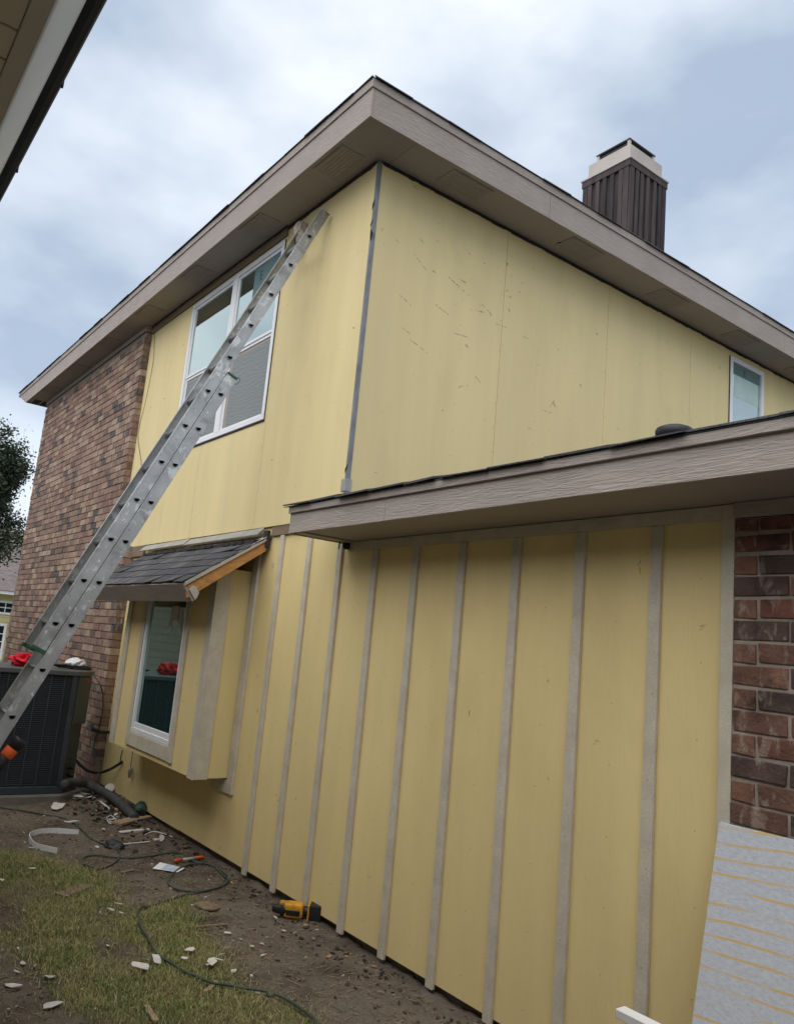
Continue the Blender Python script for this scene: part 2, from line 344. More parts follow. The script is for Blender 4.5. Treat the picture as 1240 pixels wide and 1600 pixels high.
gm = bpy.data.meshes.new('ground'); gm.from_pydata(gv, [], gf); gm.materials.append(M['ground'])
at = gm.attributes.new('turf', 'FLOAT', 'POINT'); at.data.foreach_set('value', tv)
gm.polygons.foreach_set('use_smooth', [True]*len(gm.polygons))
ground = link(bpy.data.objects.new('ground', gm)); tag(ground, 'bare brown soil with trampled turf between the houses', None, kind='structure')

# grass blades (nobody could count them)
gb = MB(); k = 0; tries = 0
while k < 105000 and tries < 600000:
    tries += 1
    x = random.uniform(-3.2, 2.2); y = random.uniform(-2.7, -.35)
    t = turf(x+random.gauss(0, .06), y+random.gauss(0, .06))
    if random.random() > max(t**2.1, .035): continue
    z = gh(x, y)-.004; a = random.uniform(0, 6.283); h = random.uniform(.010, .032)*(.6+.6*t); w = random.uniform(.0009, .0020)
    ln = random.uniform(.2, 1.3)*h; b = a+random.uniform(-.8, .8)
    dx, dy = math.cos(b)*ln, math.sin(b)*ln; px, py = -math.sin(a)*w, math.cos(a)*w
    gb.add([(x-px, y-py, z), (x+px, y+py, z), (x+dx*.4+px*.8, y+dy*.4+py*.8, z+h*.7), (x+dx*.4-px*.8, y+dy*.4-py*.8, z+h*.7), (x+dx, y+dy, z+h)], [(0, 1, 2, 3), (3, 2, 4)]); k += 1
me = bpy.data.meshes.new('grass'); me.from_pydata(gb.v, [], gb.f); me.materials.append(M['grass'])
tag(link(bpy.data.objects.new('grass', me)), 'short dry yellow green grass on the trampled yard', 'grass', kind='stuff')
# straw and soil crumbs
sb = MB()
for i in range(6500):
    x = random.uniform(-3.4, 2.0); y = random.uniform(-2.6, -.04); t = turf(x, y)
    z = gh(x, y)+.004; a = random.uniform(0, 6.283); l_ = random.uniform(.006, .03)
    if i % 10 == 0:
        s_ = random.uniform(.003, .010); sb.obox((x, y, z), (s_*math.cos(a), s_*math.sin(a), .002), (-s_*.7*math.sin(a), s_*.7*math.cos(a), 0), (.001, 0, s_*.6), random.choice((1, 1, 1, 1, 2)))
    else: sb.obox((x, y, z+.001), (l_*math.cos(a), l_*math.sin(a), random.uniform(-.002, .003)), (-.0013*math.sin(a), .0013*math.cos(a), 0), (0, 0, .0009), random.choice((0, 0, 3)))
tag(sb.build('ground_litter', ['straw', mat('soil_clod', (.13, .105, .084), .95, .3, 20), mat('pale_crumb', (.42, .39, .34), .9, .2, 20), mat('dead_stem', (.20, .155, .09), .9, .2, 20)]), 'straw bits and crumbs strewn over the bare soil', 'litter', kind='stuff')

# ------------------------------------------------------------------ THE HOUSE
house = thing('yellow_house', 'two storey house with yellow siding panels, brick end wall and taupe eaves under repair', 'house', (0, 0, 0))
ZS, XL, OV = 5.08, -9.48, .349
XB0, XB1 = -9.10, -4.10       # brick end wall
YU = -.022                    # face of the upper siding
bx('foundation', 'concrete', house, -9.0, 5.4, .045, .3, -.4, .03, bevel=0)
# solid cores behind the cladding
bx('wall_core', 'dark_gap', house, -9.0, -.03, .05, 9.0, .03, 5.06, bevel=0)
bx('wall_core', 'dark_gap', house, -.029, 5.4, .05, 5.6, .03, 2.28, bevel=0)
# lower siding panels, seams under battens
X0, SP = -.8055, .406
seams = [XB1]+[X0+3*SP*k for k in (-2, -1, 0, 1, 2)]+[2.745]
for a, b in zip(seams, seams[1:]):
    m = MB(); zz = random.uniform(-.004, .002)
    if a < .068 < b: m.box(a+.0015, .068, .0, .03, zz, 2.44); m.box(.068, b-.0015, .0, .03, zz, 2.262)
    else: m.box(a+.0015, b-.0015, .0, .03, zz, 2.44 if b < .1 else 2.262)
    m.build('siding_panel', 'yellow_low', house)
for i in range(9):
    x = X0+SP*i; top = 2.365 if i < 3 else 2.2
    dx = random.uniform(-.004, .004)
    MB().hexa([(x-.027+dx, -.02, -.028), (x+.027+dx, -.02, -.028), (x+.027+dx, -.0005, -.028), (x-.027+dx, -.0005, -.028), (x-.027, -.02, top), (x+.027, -.02, top), (x+.027, -.0005, top), (x-.027, -.0005, top)]).build('batten', 'grey_trim', house, bevel=.002)
bx('frieze_board', 'grey_trim', house, .115, 2.742, -.022, -.0005, 2.202, 2.2585)
bx('frieze_board', 'brownboard', house, -.98, .112, -.018, -.0005, 2.368, 2.442)
bx('frieze_board', 'brownboard', house, -4.09, -3.74, -.03, -.0005, 2.33, 2.442)
bx('corner_trim', 'grey_trim', house, 2.7455, 2.797, -.03, .02, -.03, 2.2585)
# upper siding, left face
zb = 2.445
edges = [-.012, -1.297, -2.594, -3.891, -4.55]
WX0, WX1, WZ0, WZ1 = -3.30, -1.335, 3.36, 4.965
for b, a in zip(edges, edges[1:]):
    m = MB(); x0, x1 = a+.0018, b-.0018
    o0, o1 = max(x0, WX0), min(x1, WX1)
    if o1 > o0:
        m.box(x0, x1, YU, 0.048, zb, WZ0); m.box(x0, x1, YU, .048, WZ1, 5.055)
        if o0 > x0+.01: m.box(x0, o0, YU, .048, WZ0, WZ1)
        if o1 < x1-.01: m.box(o1, x1, YU, .048, WZ0, WZ1)
    else: m.box(x0, x1, YU, .048, zb, 5.055)
    m.build('siding_panel', 'yellow', house)
# upper siding, right face (above the low roof)
RS = .30; RZ = lambda y: 2.42+RS*(y+.44)
ye = [-.008, 1.297, 2.594, 3.89, 5.187, 6.48, 7.8, 9.0]; SW = (4.60, 5.27, 4.06, 4.99)
for a, b in zip(ye, ye[1:]):
    m = MB(); y0, y1 = a+.002, b-.002
    def pan(p, q, z0a, z0b, z1):
        m.hexa([(-.028, p, z0a), (.002, p, z0a), (.002, q, z0b), (-.028, q, z0b), (-.028, p, z1), (.002, p, z1), (.002, q, z1), (-.028, q, z1)])
    if y0 < SW[0] < y1:
        pan(y0, SW[0], RZ(y0)-.05, RZ(SW[0])-.05, 5.055); pan(SW[0], y1, SW[3], SW[3], 5.055); pan(SW[0], y1, RZ(SW[0])-.05, RZ(y1)-.05, SW[2])
    elif y0 < SW[1] < y1:
        pan(y0, SW[1], SW[3], SW[3], 5.055); pan(y0, SW[1], RZ(y0)-.05, RZ(SW[1])-.05, SW[2]); pan(SW[1], y1, RZ(SW[1])-.05, RZ(y1)-.05, 5.055)
    else: pan(y0, y1, RZ(y0)-.05, RZ(y1)-.05, 5.055)
    m.build('siding_panel', 'yellow', house)
# exposed corner flashing, dark gap below the soffit
m = MB(); m.box(-.012, .006, -.0255, -.0225, 2.60, 5.06); m.box(.003, .006, -.0225, .008, 2.60, 5.06)
m.build('corner_flashing', 'flash', house)
m = MB(); m.box(-.045, .009, -.029, -.0258, 2.615, 2.70); m.box(.0063, .009, -.0258, .02, 2.615, 2.70); m.build('flashing_end', 'bright_flash', house)
for z0, z1 in ((4.68, 4.76), (4.55, 4.60), (2.74, 2.80)):
    MB().hexa([(-.016, -.0275, z0), (.0075, -.0275, z0+.03), (.0075, -.0262, z0+.03), (-.016, -.0262, z0), (-.018, -.0275, z1-.03), (.0075, -.0275, z1), (.0075, -.0262, z1), (-.018, -.0262, z1-.03)]).build('flashing_tear', 'dark_gap', house)
def ragged(axis_, a, b, face, z0, z1, step=.09):
    m = MB(); v = a
    while v < b:
        w = min(b, v+random.uniform(.5, 1.5)*step); dz = random.uniform(0, .010)
        if axis_ == 'x': m.box(v, w-.0005, face-.004-random.uniform(0, .003), face-.0008, z0+dz, z1)
        else: m.box(face+.0008, face+.004+random.uniform(0, .003), v, w-.0005, z0+dz, z1)
        v = w
    return m
ragged('x', -1.30, -.04, YU, 5.040, 5.078).build('soffit_gap_strip', 'dark_gap', house)
ragged('y', .02, 9.0, .002, 5.046, 5.078).build('soffit_gap_strip', 'dark_gap', house)
bx('frieze_board', 'brownboard', house, -4.50, -1.31, YU-.016, YU-.0008, 4.985, 5.066)
ragged('x', -4.50, -1.31, YU-.017, 5.055, 5.078).build('soffit_gap_strip', 'dark_gap', house)

M['nail'] = mat('nail_head', (.33, .27, .15), .6, .3, 30)
M['scuff'] = mat('dark_scuff', (.27, .225, .15), .9, .4, 40)
nl = MB()
def nailx(x, y, z, r_=.0035): nl.prism([(x+r_*math.cos(a*1.0472), y, z+r_*math.sin(a*1.0472)) for a in range(6)], (0, .0009, 0))
def naily(x, y, z, r_=.0035): nl.prism([(x, y+r_*math.cos(a*1.0472), z+r_*math.sin(a*1.0472)) for a in range(6)], (-.0009, 0, 0))
for e_ in edges[1:4]:
    for o_ in (-.018, .018, .62):
        z = 2.5
        while z < 5.0:
            xx = e_+o_+random.uniform(-.004, .004)
            if not (WX0-.02 < xx < WX1+.02 and WZ0-.02 < z < WZ1+.02) and xx < -.05: nailx(xx, YU-.0009, z)
            z += .22+random.uniform(-.03, .03)
for e_ in ye[1:5]:
    for o_ in (-.018, .018, .43, -.43):
        z = RZ(e_+o_)+.05
        while z < 5.03:
            if not (SW[0]-.02 < e_+o_ < SW[1]+.02): naily(.0029, e_+o_+random.uniform(-.004, .004), z)
            z += .22+random.uniform(-.03, .03)
for i in range(-3, 20):
    x = X0+SP*.5*i
    if i % 2: 
        z = .1
        while z < 2.15:
            if -4 < x < 2.7 and not (-3.2 < x < -1.1): nailx(x+random.uniform(-.006, .006), -.0009, z, .0026)
            z += .3+random.uniform(-.05, .05)
for i in range(9):
    z = .12
    while z < 2.15: nailx(X0+SP*i+random.uniform(-.008, .008), -.0209, z, .003); z += .38+random.uniform(-.05, .05)
o = nl.build('nail_heads', 'nail', house); o['kind'] = 'stuff'
su = MB()
def scuff(p0, p1, w=1.3, n=9):
    A_, B_ = Vector(p0), Vector(p1); dd = (B_-A_); pr_ = Vector((-dd.y, dd.x)).normalized()
    for i in range(n):
        if random.random() < .15: continue
        a = A_.lerp(B_, i/n)+pr_*random.uniform(-.5, .5); b = A_.lerp(B_, (i+random.uniform(.8, 1.3))/n)+pr_*random.uniform(-.5, .5); ww = w*random.uniform(.3, .8)
        q = [onp(v.x, v.y, 0, .0022) for v in (a-pr_*ww*.5, a.lerp(b, .6)-pr_*ww*.8, b, a.lerp(b, .5)+pr_*ww*.4)]
        su.prism(q, (.0006, 0, 0))
for a_ in [((646, 396), (666, 423)), ((700, 433), (733, 463)), ((624, 461), (642, 477)), ((752, 476), (768, 492)), ((735, 484), (756, 488)), ((628, 512), (640, 522)), ((640, 530), (668, 552)), ((708, 520), (730, 527)), ((858, 637), (866, 625)), ((846, 640), (862, 646)), ((655, 372), (661, 380)), ((618, 374), (623, 380)), ((773, 505), (790, 512)), ((680, 476), (700, 492)), ((742, 588), (750, 598))]: scuff(*a_)
for (x, y) in [(791, 410), (797, 431), (791, 452), (795, 463), (793, 483), (731, 395), (755, 410), (750, 486), (765, 488), (810, 455), (870, 545), (905, 600), (690, 640), (930, 520)]: scuff((x, y), (x+random.uniform(1, 3), y+random.uniform(2, 6)), 2.6, 2)
o = su.build('scuff_marks', 'scuff', house); o['kind'] = 'stuff'
# ---- upper eave: soffit, fascia, trim, vents, roof
YD = 9.35
m = MB(); m.box(XL+.02, OV-.02, -OV+.02, .06, ZS, ZS+.02); m.build('soffit_panel', 'soffit', house)
m = MB(); m.box(-.04, OV-.02, .0625, YD, ZS, ZS+.02); m.build('soffit_panel', 'soffit', house)
m = MB(); m.box(XL+.02, XB0+.3, .0625, YD, ZS, ZS+.02); m.build('soffit_panel', 'soffit', house)
def fas(axis_, a, b, z0, z1, off, th, name, mt):
    if axis_ == 'x': return bx(name, mt, house, a, b, -OV-off, -OV-off+th, z0, z1, bevel=.002)
    return bx(name, mt, house, OV+off-th, OV+off, a, b, z0, z1, bevel=.002)
fz0, fz1, fz2 = ZS-.008, 5.30, 5.354
XT = -10.08            # the far end is cut on a rake, top longer than bottom
MB().hexa([(XL, -OV, fz0), (-6.05, -OV, fz0), (-6.05, -OV+.022, fz0), (XL, -OV+.022, fz0), (XT, -OV, fz1), (-6.05, -OV, fz1), (-6.05, -OV+.022, fz1), (XT, -OV+.022, fz1)]).build('fascia_board', 'taupe', house, bevel=.002)
for a, b in ((-6.047, -2.62), (-2.617, OV)): fas('x', a, b, fz0, fz1, 0, .022, 'fascia_board', 'taupe')
for a, b in ((-OV+.0225, 1.40), (1.403, 5.06), (5.063, YD)): fas('y', a, b, fz0, fz1, 0, .022, 'fascia_board', 'taupe')
MB().hexa([(XL, -OV+.0225, fz0), (XL+.03, -OV+.0225, fz0), (XL+.03, YD, fz0), (XL, YD, fz0), (XT, -OV+.0225, fz1), (XT+.03, -OV+.0225, fz1), (XT+.03, YD, fz1), (XT, YD, fz1)]).build('fascia_board', 'taupe', house, bevel=.002)
fas('x', XT-.010, OV+.010, fz1-.012, fz2, .010, .0098, 'fascia_trim', 'taupe'); fas('y', -OV-.0002, YD, fz1-.012, fz2, .010, .0098, 'fascia_trim', 'taupe')
bx('fascia_trim', 'taupe', house, XT-.010, XT-.0002, -OV, YD, fz1-.012, fz2, bevel=.002)
def vent(cx, cy, ax):
    lx, ly = (.20, .10) if ax == 'x' else (.10, .20)
    v = MB().box(cx-lx, cx+lx, cy-ly, cy+ly, ZS-.007, ZS-.0005).build('soffit_vent', 'soffit_dark', house, bevel=.001)
    for q in range(7):
        o = (q-3)/3.5
        if ax == 'x': MB().box(cx-lx+.02, cx+lx-.02, cy+o*ly-.004, cy+o*ly+.004, ZS-.010, ZS-.0072).build('slat', 'soffit', v)
        else: MB().box(cx+o*lx-.004, cx+o*lx+.004, cy-ly+.02, cy+ly-.02, ZS-.010, ZS-.0072).build('slat', 'soffit', v)
for cx in (-.25, -1.5, -2.82, -4.13, -5.5, -6.9, -8.35): vent(cx, -.21, 'x')
for cy in (.64, 1.95, 3.2, 4.45, 5.7): vent(.2, cy, 'y')
for q in range(3): bx('soffit_slot', 'dark_gap', house, XL+.05, XL+.33, -.27+q*.13, -.27+q*.13+.10, ZS-.004, ZS-.0005)
MB().prism([(.14, 1.73, ZS-.003), (.21, 1.78, ZS-.003), (.20, 1.90, ZS-.003), (.12, 1.86, ZS-.003)], (0, 0, .0022)).build('soffit_hole', 'dark_gap', house)
# hip roof
sl = .5; xa, xb, ya, yb = XT-.015, OV+.014, -OV-.014, YD+.1; z0 = fz2+.001; h = (yb-ya)/2*sl if yb-ya < xb-xa else (xb-xa)/2*sl
cx_, cy_ = (xa+xb)/2, (ya+yb)/2; hx = (xb-xa)/2; hy = (yb-ya)/2
if hx > hy: r1, r2 = (xa+hy, cy_, z0+hy*sl), (xb-hy, cy_, z0+hy*sl)
else: r1, r2 = (cx_, ya+hx, z0+hx*sl), (cx_, yb-hx, z0+hx*sl)
e = [(xa, ya, z0), (xb, ya, z0), (xb, yb, z0), (xa, yb, z0)]
fs = [(0, 1, 5, 4), (1, 2, 5), (2, 3, 4, 5), (3, 0, 4), (3, 2, 1, 0)] if hx > hy else [(0, 1, 4), (1, 2, 5, 4), (2, 3, 5), (3, 0, 4, 5), (3, 2, 1, 0)]
roof = MB().add(e+[r1, r2], fs).build('hip_roof', 'shingle', house)
def edge_shingles(parent, p0, p1, inward, slope, tab=.33, lift=.0, th=.006, out=.010, ragged_=0., hip=False):
    p0, p1 = Vector(p0), Vector(p1); d = (p1-p0); n = int(d.length/tab); d.normalize(); inn = Vector(inward); s = Vector((0, 0, slope))
    for i in range(n+1):
        a = p0+d*(i*tab); b = p0+d*min((i+1)*tab-.004, (p1-p0).length)
        if (b-a).dot(d) < .03: continue
        o = out+random.uniform(-.006, .008+ragged_); t = th*random.uniform(.8, 1.6); l0 = lift+random.uniform(0, .004+ragged_*.25); l1 = lift+random.uniform(0, .004+ragged_*.25)
        up = Vector((0, 0, 1)); oa = a-inn*o-s*o; ob = b-inn*(o+random.uniform(-.003, .003+ragged_*.5))-s*o; L_ = (p1-p0).length; ja = max(.235, min(L_-.235, (a-p0).dot(d))); jb = max(.235, min(L_-.235, (b-p0).dot(d)))
        if hip: a2, b2 = p0+d*ja, p0+d*jb
        else: a2, b2 = a, b
        ia = a2+(inn+s)*.22+up*.004; ib = b2+(inn+s)*.22+up*.004
        MB().hexa([oa+up*l0, ob+up*l1, ib, ia, oa+up*(l0+t), ob+up*(l1+t), ib+up*t, ia+up*t]).build('shingle', random.choice(('shingle', 'shingle2')), parent)
edge_shingles(roof, (xa, ya, z0), (xb, ya, z0), (0, 1, 0), sl, hip=True); edge_shingles(roof, (xb, ya, z0), (xb, yb, z0), (-1, 0, 0), sl, hip=True)

# ---- low eave and roof
LE0, LE1, LY = .075, 5.6, -.4425; zl = 2.26
bx('soffit_panel', 'soffit', house, LE0+.004, LE1, LY+.021, -.0005, zl+.002, zl+.018)
bx('fascia_board', 'taupe', house, LE0, 1.07, LY, LY+.02, zl-.006, 2.387, bevel=.002)
bx('fascia_board', 'taupe', house, 1.073, LE1, LY, LY+.02, zl-.006, 2.387, bevel=.002)
bx('fascia_trim', 'taupe', house, LE0-.016, LE1, LY-.017, LY-.0004, 2.378, 2.418, bevel=.002)
bx('rake_board', 'taupe', house, LE0-.016, LE0-.0004, LY+.0002, -.024, 2.25, 2.415, bevel=.002)
bx('fascia_trim', 'taupe', house, LE0+.0002, LE1, LY+.001, LY+.0195, 2.3875, 2.416, bevel=0)
bx('rake_strip', 'taupe', house, .105, .19, LY+.022, -.024, 2.252, 2.2615)
bx('rake_end', 'dark_gap', house, .112, .135, -.06, -.0245, 2.21, 2.256)
for q in ((.19, .05), (.115, .035)): MB().tube([(.12, -.02-q[0]*.4, 2.253), (.125, -.025-q[0]*.4, 2.253-q[1])], .004, 6).build('bent_nail', 'dark_gap', house)
bx('frieze_board', 'taupe', house, 2.80, LE1, -.045, -.03, 2.20, 2.2595)
ry1 = 5.5
lowroof = MB().hexa([(.004, LY-.02, 2.418), (LE1, LY-.02, 2.418), (LE1, ry1, RZ(ry1)-.03), (.004, ry1, RZ(ry1)-.03), (.004, LY-.02, 2.424), (LE1, LY-.02, 2.424), (LE1, ry1, RZ(ry1)), (.004, ry1, RZ(ry1))]).build('low_roof', 'shingle', house)
MB().hexa([(.02, ry1+.001, RZ(ry1)-.05), (LE1, ry1+.001, RZ(ry1)-.05), (LE1, 9.2, 2.3), (.02, 9.2, 2.3), (.02, ry1+.001, RZ(ry1)), (LE1, ry1+.001, RZ(ry1)), (LE1, 9.2, 2.35), (.02, 9.2, 2.35)]).build('low_roof', 'shingle', house)
edge_shingles(lowroof, (LE0-.05, LY-.02, 2.424), (1.5, LY-.02, 2.424), (0, 1, 0), RS, .31, 0, .008, .012, .012)
edge_shingles(lowroof, (1.55, LY-.02, 2.424), (LE1, LY-.02, 2.424), (0, 1, 0), RS, .33, 0, .007, .012, .004)
for i in range(9):   # torn flashing felt against the upper wall
    x = .02+i*.075; a = random.uniform(.02, .05)
    MB().hexa([(x, -.13, 2.50), (x+.09, -.13, 2.505), (x+.09, -.05, 2.535), (x, -.05, 2.53), (x+.01, -.14, 2.515), (x+.08, -.135, 2.508+a*.4), (x+.085, -.05, 2.54+a*.4), (x, -.05, 2.545)]).build('torn_felt', random.choice(('dark_gap', 'shingle2')), lowroof)
# roof vent pipe
vx, vy = 2.09, .6; vz = RZ(vy)
vp = MB().lathe((vx, vy, vz-.05), [(.062, 0), (.062, .12)], 18).build('roof_vent', 'blacktop', house, True)
MB().lathe((vx, vy, vz-.01), [(.078, .0), (.086, .004), (.088, .03), (.083, .036), (.090, .040), (.092, .062), (.086, .067), (.093, .071), (.095, .098), (.088, .112), (.06, .124), (.02, .129)], 24).build('vent_cap', 'blacktop', vp, True)
MB().obox((vx, vy, vz+.004), (.17, 0, 0), (0, .17, .17*RS), (0, 0, .003)).build('flashing_plate', 'blacktop', vp)

# ---- windows
def txt(s, size, loc, rot, parent, m):
    c = bpy.data.curves.new('lettering', 'FONT'); c.body = s; c.size = size; c.align_x = 'CENTER'; c.align_y = 'CENTER'; c.extrude = .0004
    o = bpy.data.objects.new('tmp', c); COL.objects.link(o); o.location = loc; o.rotation_euler = rot
    bpy.context.view_layer.update(); me = bpy.data.meshes.new_from_object(o); me.transform(o.matrix_world); bpy.data.objects.remove(o)
    me.materials.clear(); me.materials.append(M[m]); return link(bpy.data.objects.new('lettering', me), parent)
def frame_mb(x0, x1, z0, z1, y0, y1, w):
    m = MB(); m.box(x0, x1, y0, y1, z1-w, z1); m.box(x0, x1, y0, y1, z0, z0+w); m.box(x0, x0+w, y0, y1, z0+w, z1-w); m.box(x1-w, x1, y0, y1, z0+w, z1-w); return m
yw = YU-.012
win = frame_mb(WX0, WX1, WZ0, WZ1, yw, .03, .045).build('window', 'white', house, bevel=.003)
xm = -2.275; zm = 4.165
bx('mullion', 'white', win, xm-.05, xm+.05, yw+.002, .03, WZ0+.045, WZ1-.045, bevel=.003)
for (a, b) in ((WX0+.045, xm-.05), (xm+.05, WX1-.045)):
    up = frame_mb(a+.001, b-.001, zm-.02, WZ1-.046, yw+.014, .028, .028).build('upper_sash', 'white', win, bevel=.002)
    bx('pane', 'glass', win, a+.029, b-.029, yw+.024, yw+.030, zm+.008, WZ1-.074, bevel=0)
    lo = frame_mb(a+.001, b-.001, WZ0+.046, zm-.021, yw+.022, .028, .026).build('lower_sash', 'white', win, bevel=.002)
    bx('insect_screen', 'screen', win, a+.027, b-.027, yw+.030, yw+.033, WZ0+.072, zm-.047, bevel=0)
    bx('screen_frame', 'soffit_dark', win, a+.026, b-.026, yw+.0295, yw+.034, zm-.075, zm-.0465, bevel=0)
    bx('screen_frame', 'soffit_dark', win, b-.075, b-.026, yw+.0292, yw+.034, WZ0+.072, zm-.0755, bevel=0) if a < xm-.3 else bx('screen_frame', 'soffit_dark', win, a+.026, a+.085, yw+.0292, yw+.034, WZ0+.072, zm-.0755, bevel=0)
a, b = xm+.05, WX1-.045
bx('window_label', 'sticker', win, a+.32, b-.03, yw+.0225, yw+.0236, 4.60, WZ1-.076, bevel=0)
txt('E', .13, (a+.46, yw+.0220, 4.78), (R(90), 0, 0), win, 'ink')
bx('drip_edge', 'dark_gap', win, WX0-.004, WX1+.012, yw+.004, YU-.0006, WZ0-.016, WZ0-.0006)
bx('side_gap', 'dark_gap', win, WX1+.0006, WX1+.010, yw+.006, YU-.0006, WZ0-.0004, WZ1)
# small upper window on the right face
y0, y1, z0_, z1_ = SW
m = MB(); w = .05
m.box(-.02, .016, y0, y1, z1_-w, z1_); m.box(-.02, .016, y0, y1, z0_, z0_+w); m.box(-.02, .016, y0, y0+w, z0_+w, z1_-w); m.box(-.02, .016, y1-w, y1, z0_+w, z1_-w)
sw = m.build('window', 'white', house, bevel=.003)
bx('pane', 'glass', sw, -.016, -.008, y0+w, y1-w, z0_+w, z1_-w, bevel=0)
bx('window_label', 'sticker', sw, -.0076, -.0068, y0+w+.01, y1-w-.01, z1_-.17, z1_-w-.005, bevel=0)
bx('window_label', 'sticker_pale', sw, -.0076, -.0066, y0+w+.06, y1-w-.03, z1_-.42, z1_-.172, bevel=0)
txt('E', .10, (-.0062, (y0+y1)/2-.03, z1_-.115), (R(90), 0, R(90)), sw, 'ink')
bx('side_gap', 'dark_gap', sw, .0025, .010, y0-.012, y0-.0006, z0_, z1_)

# ---- bay with the lower window
BX0, BX1, BY, BZ0, BZ1 = -3.13, -1.235, -.285, .545, 2.10
bay = MB()
LX0, LX1, LZ0, LZ1 = -2.64, -1.735, .70, 2.02
bay.box(BX0, LX0, BY, -.001, BZ0, BZ1); bay.box(LX1, BX1, BY, -.001, BZ0, BZ1); bay.box(LX0, LX1, BY, -.001, BZ0, LZ0); bay.box(LX0, LX1, BY, -.001, LZ1, BZ1); bay.box(LX0, LX1, -.12, -.001, LZ0, LZ1)
bayo = bay.build('bay_box', 'yellow_low', house)
bx('corner_board', 'grey_trim', bayo, BX1-.085, BX1+.016, BY-.016, BY-.0005, BZ0-.008, BZ1)
bx('corner_board', 'grey_trim', bayo, BX1+.0005, BX1+.0158, BY, BY+.105, BZ0-.006, BZ1)
bx('corner_board', 'grey_trim', bayo, BX0-.002, BX0+.105, BY-.016, BY-.0005, BZ0-.004, BZ1)
bx('wall_trim', 'grey_trim', bayo, BX1+.0165, BX1+.105, -.022, -.0005, BZ0-.105, 2.36)
bx('wall_trim', 'grey_trim', bayo, BX1-.25, BX1+.0158, -.020, -.0012, BZ0-.105, BZ0-.012)
lw = frame_mb(LX0, LX1, LZ0, LZ1, BY-.008, BY+.06, .042).build('window', 'white', house, bevel=.003)
bx('bottom_rail', 'white', lw, LX0+.042, LX1-.042, BY+.002, BY+.05, LZ0+.042, LZ0+.085, bevel=.002)
bx('pane', 'glass_dark', lw, LX0+.042, LX1-.042, BY+.014, BY+.02, LZ0+.085, LZ1-.042, bevel=0)
for (p, q, r_, s_) in ((-2.12, -1.96, 1.68, 1.80), (-2.14, -2.08, 1.58, 1.68), (-1.95, -1.86, 1.66, 1.78), (-1.91, -1.86, 1.58, 1.66)):
    bx('paper_label', 'chim_metal', lw, p, q, BY+.0115, BY+.0132, r_, s_, bevel=0)
bx('casing', 'grey_trim', lw, LX0-.065, LX1+.0, BY-.017, BY-.0005, LZ0-.11, LZ0-.002); bx('casing', 'grey_trim', lw, LX1+.001, LX1+.075, BY-.017, BY-.0005, LZ0-.115, 2.1); bx('casing', 'grey_trim', lw, LX0-.065, LX0-.001, BY-.017, BY-.0005, LZ0-.0015, 2.1)
# bay roof
ex0, ex1 = -3.42, -1.0; ey, ez = -.645, 1.944; wz = 2.375; slb = (wz-ez)/(-ey)
deck = MB().hexa([(ex0, ey, ez-.03), (ex1, ey, ez-.03), (ex1, -.024, wz-.03), (ex0, -.024, wz-.03), (ex0, ey, ez-.004), (ex1, ey, ez-.004), (ex1, -.024, wz-.004), (ex0, -.024, wz-.004)]).build('bay_roof', 'taupe', house)
nrm = Vector((0, -slb, 1)).normalized(); alongs = Vector((0, 1, slb)).normalized()
slen = math.hypot(ey, wz-ez); rows = 6; exp_ = slen/rows
for r_ in range(rows):
    off = (r_ % 2)*.11+random.uniform(-.02, .02); x = ex0-off
    while x < ex1:
        a, b = max(x, ex0-.01), min(x+.222, ex1+.012); x += .226
        if b-a < .03: continue
        s0 = r_*exp_-.02+random.uniform(-.006, .006); s1 = min(s0+exp_*1.5, slen-.005)
        base = Vector((0, ey, ez)); lf = .006+.002*random.random(); cu = random.random()*.003 if random.random() < .9 else .012
        A = lambda xx, s_, h_: base+alongs*s_+nrm*h_+Vector((xx, 0, 0))
        sh = random.uniform(-.012, .004)
        MB().hexa([A(a, s0, lf), A(b, s0+sh*.5, lf+cu), A(b+.0, s1, .001), A(a, s1, .001), A(a, s0, lf+.006), A(b, s0+sh*.5, lf+cu+.006), A(b, s1, .006), A(a, s1, .006)]).build('shingle', random.choice(('shingle', 'shingle', 'shingle2')), deck)
fb0 = Vector((0, ey-.004, ez-.008)); dn = Vector((0, .092, -.118)).normalized(); fn = Vector((0, -.118, -.092)).normalized()
def fbox(x0, x1, s0, s1, t0, t1): 
    P = lambda x, s_, t_: fb0+dn*s_+fn*t_+Vector((x, 0, 0))
    return MB().hexa([P(x0, s0, t0), P(x1, s0, t0), P(x1, s0, t1), P(x0, s0, t1), P(x0, s1, t0), P(x1, s1, t0), P(x1, s1, t1), P(x0, s1, t1)])
fbox(ex0, ex1+.0, 0, .150, 0, .016).build('fascia_board', 'taupe', deck, bevel=.002)
MB().prism([fb0+dn*s_+fn*t_+Vector((ex1-.005, 0, 0)) for s_, t_ in ((.055, -.045), (.075, -.060), (.095, -.052), (.118, -.058), (.135, -.035), (.150, -.002), (.06, -.002))], (.02, 0, 0)).build('moulding_end', 'chim_metal', deck, bevel=.002)
MB().hexa([(ex1-.045, ey+.04, ez-.115), (ex1-.004, ey+.04, ez-.115), (ex1-.004, -.03, wz-.12), (ex1-.045, -.03, wz-.12), (ex1-.045, ey+.015, ez-.0305), (ex1-.004, ey+.015, ez-.0305), (ex1-.004, -.03, wz-.031), (ex1-.045, -.03, wz-.031)]).build('rafter', 'wood', deck, bevel=.003)
MB().hexa([(ex0+.004, ey+.04, ez-.115), (ex0+.045, ey+.04, ez-.115), (ex0+.045, -.03, wz-.12), (ex0+.004, -.03, wz-.12), (ex0+.004, ey+.015, ez-.0305), (ex0+.045, ey+.015, ez-.0305), (ex0+.045, -.03, wz-.031), (ex0+.004, -.03, wz-.031)]).build('rafter', 'wood', deck, bevel=.003)
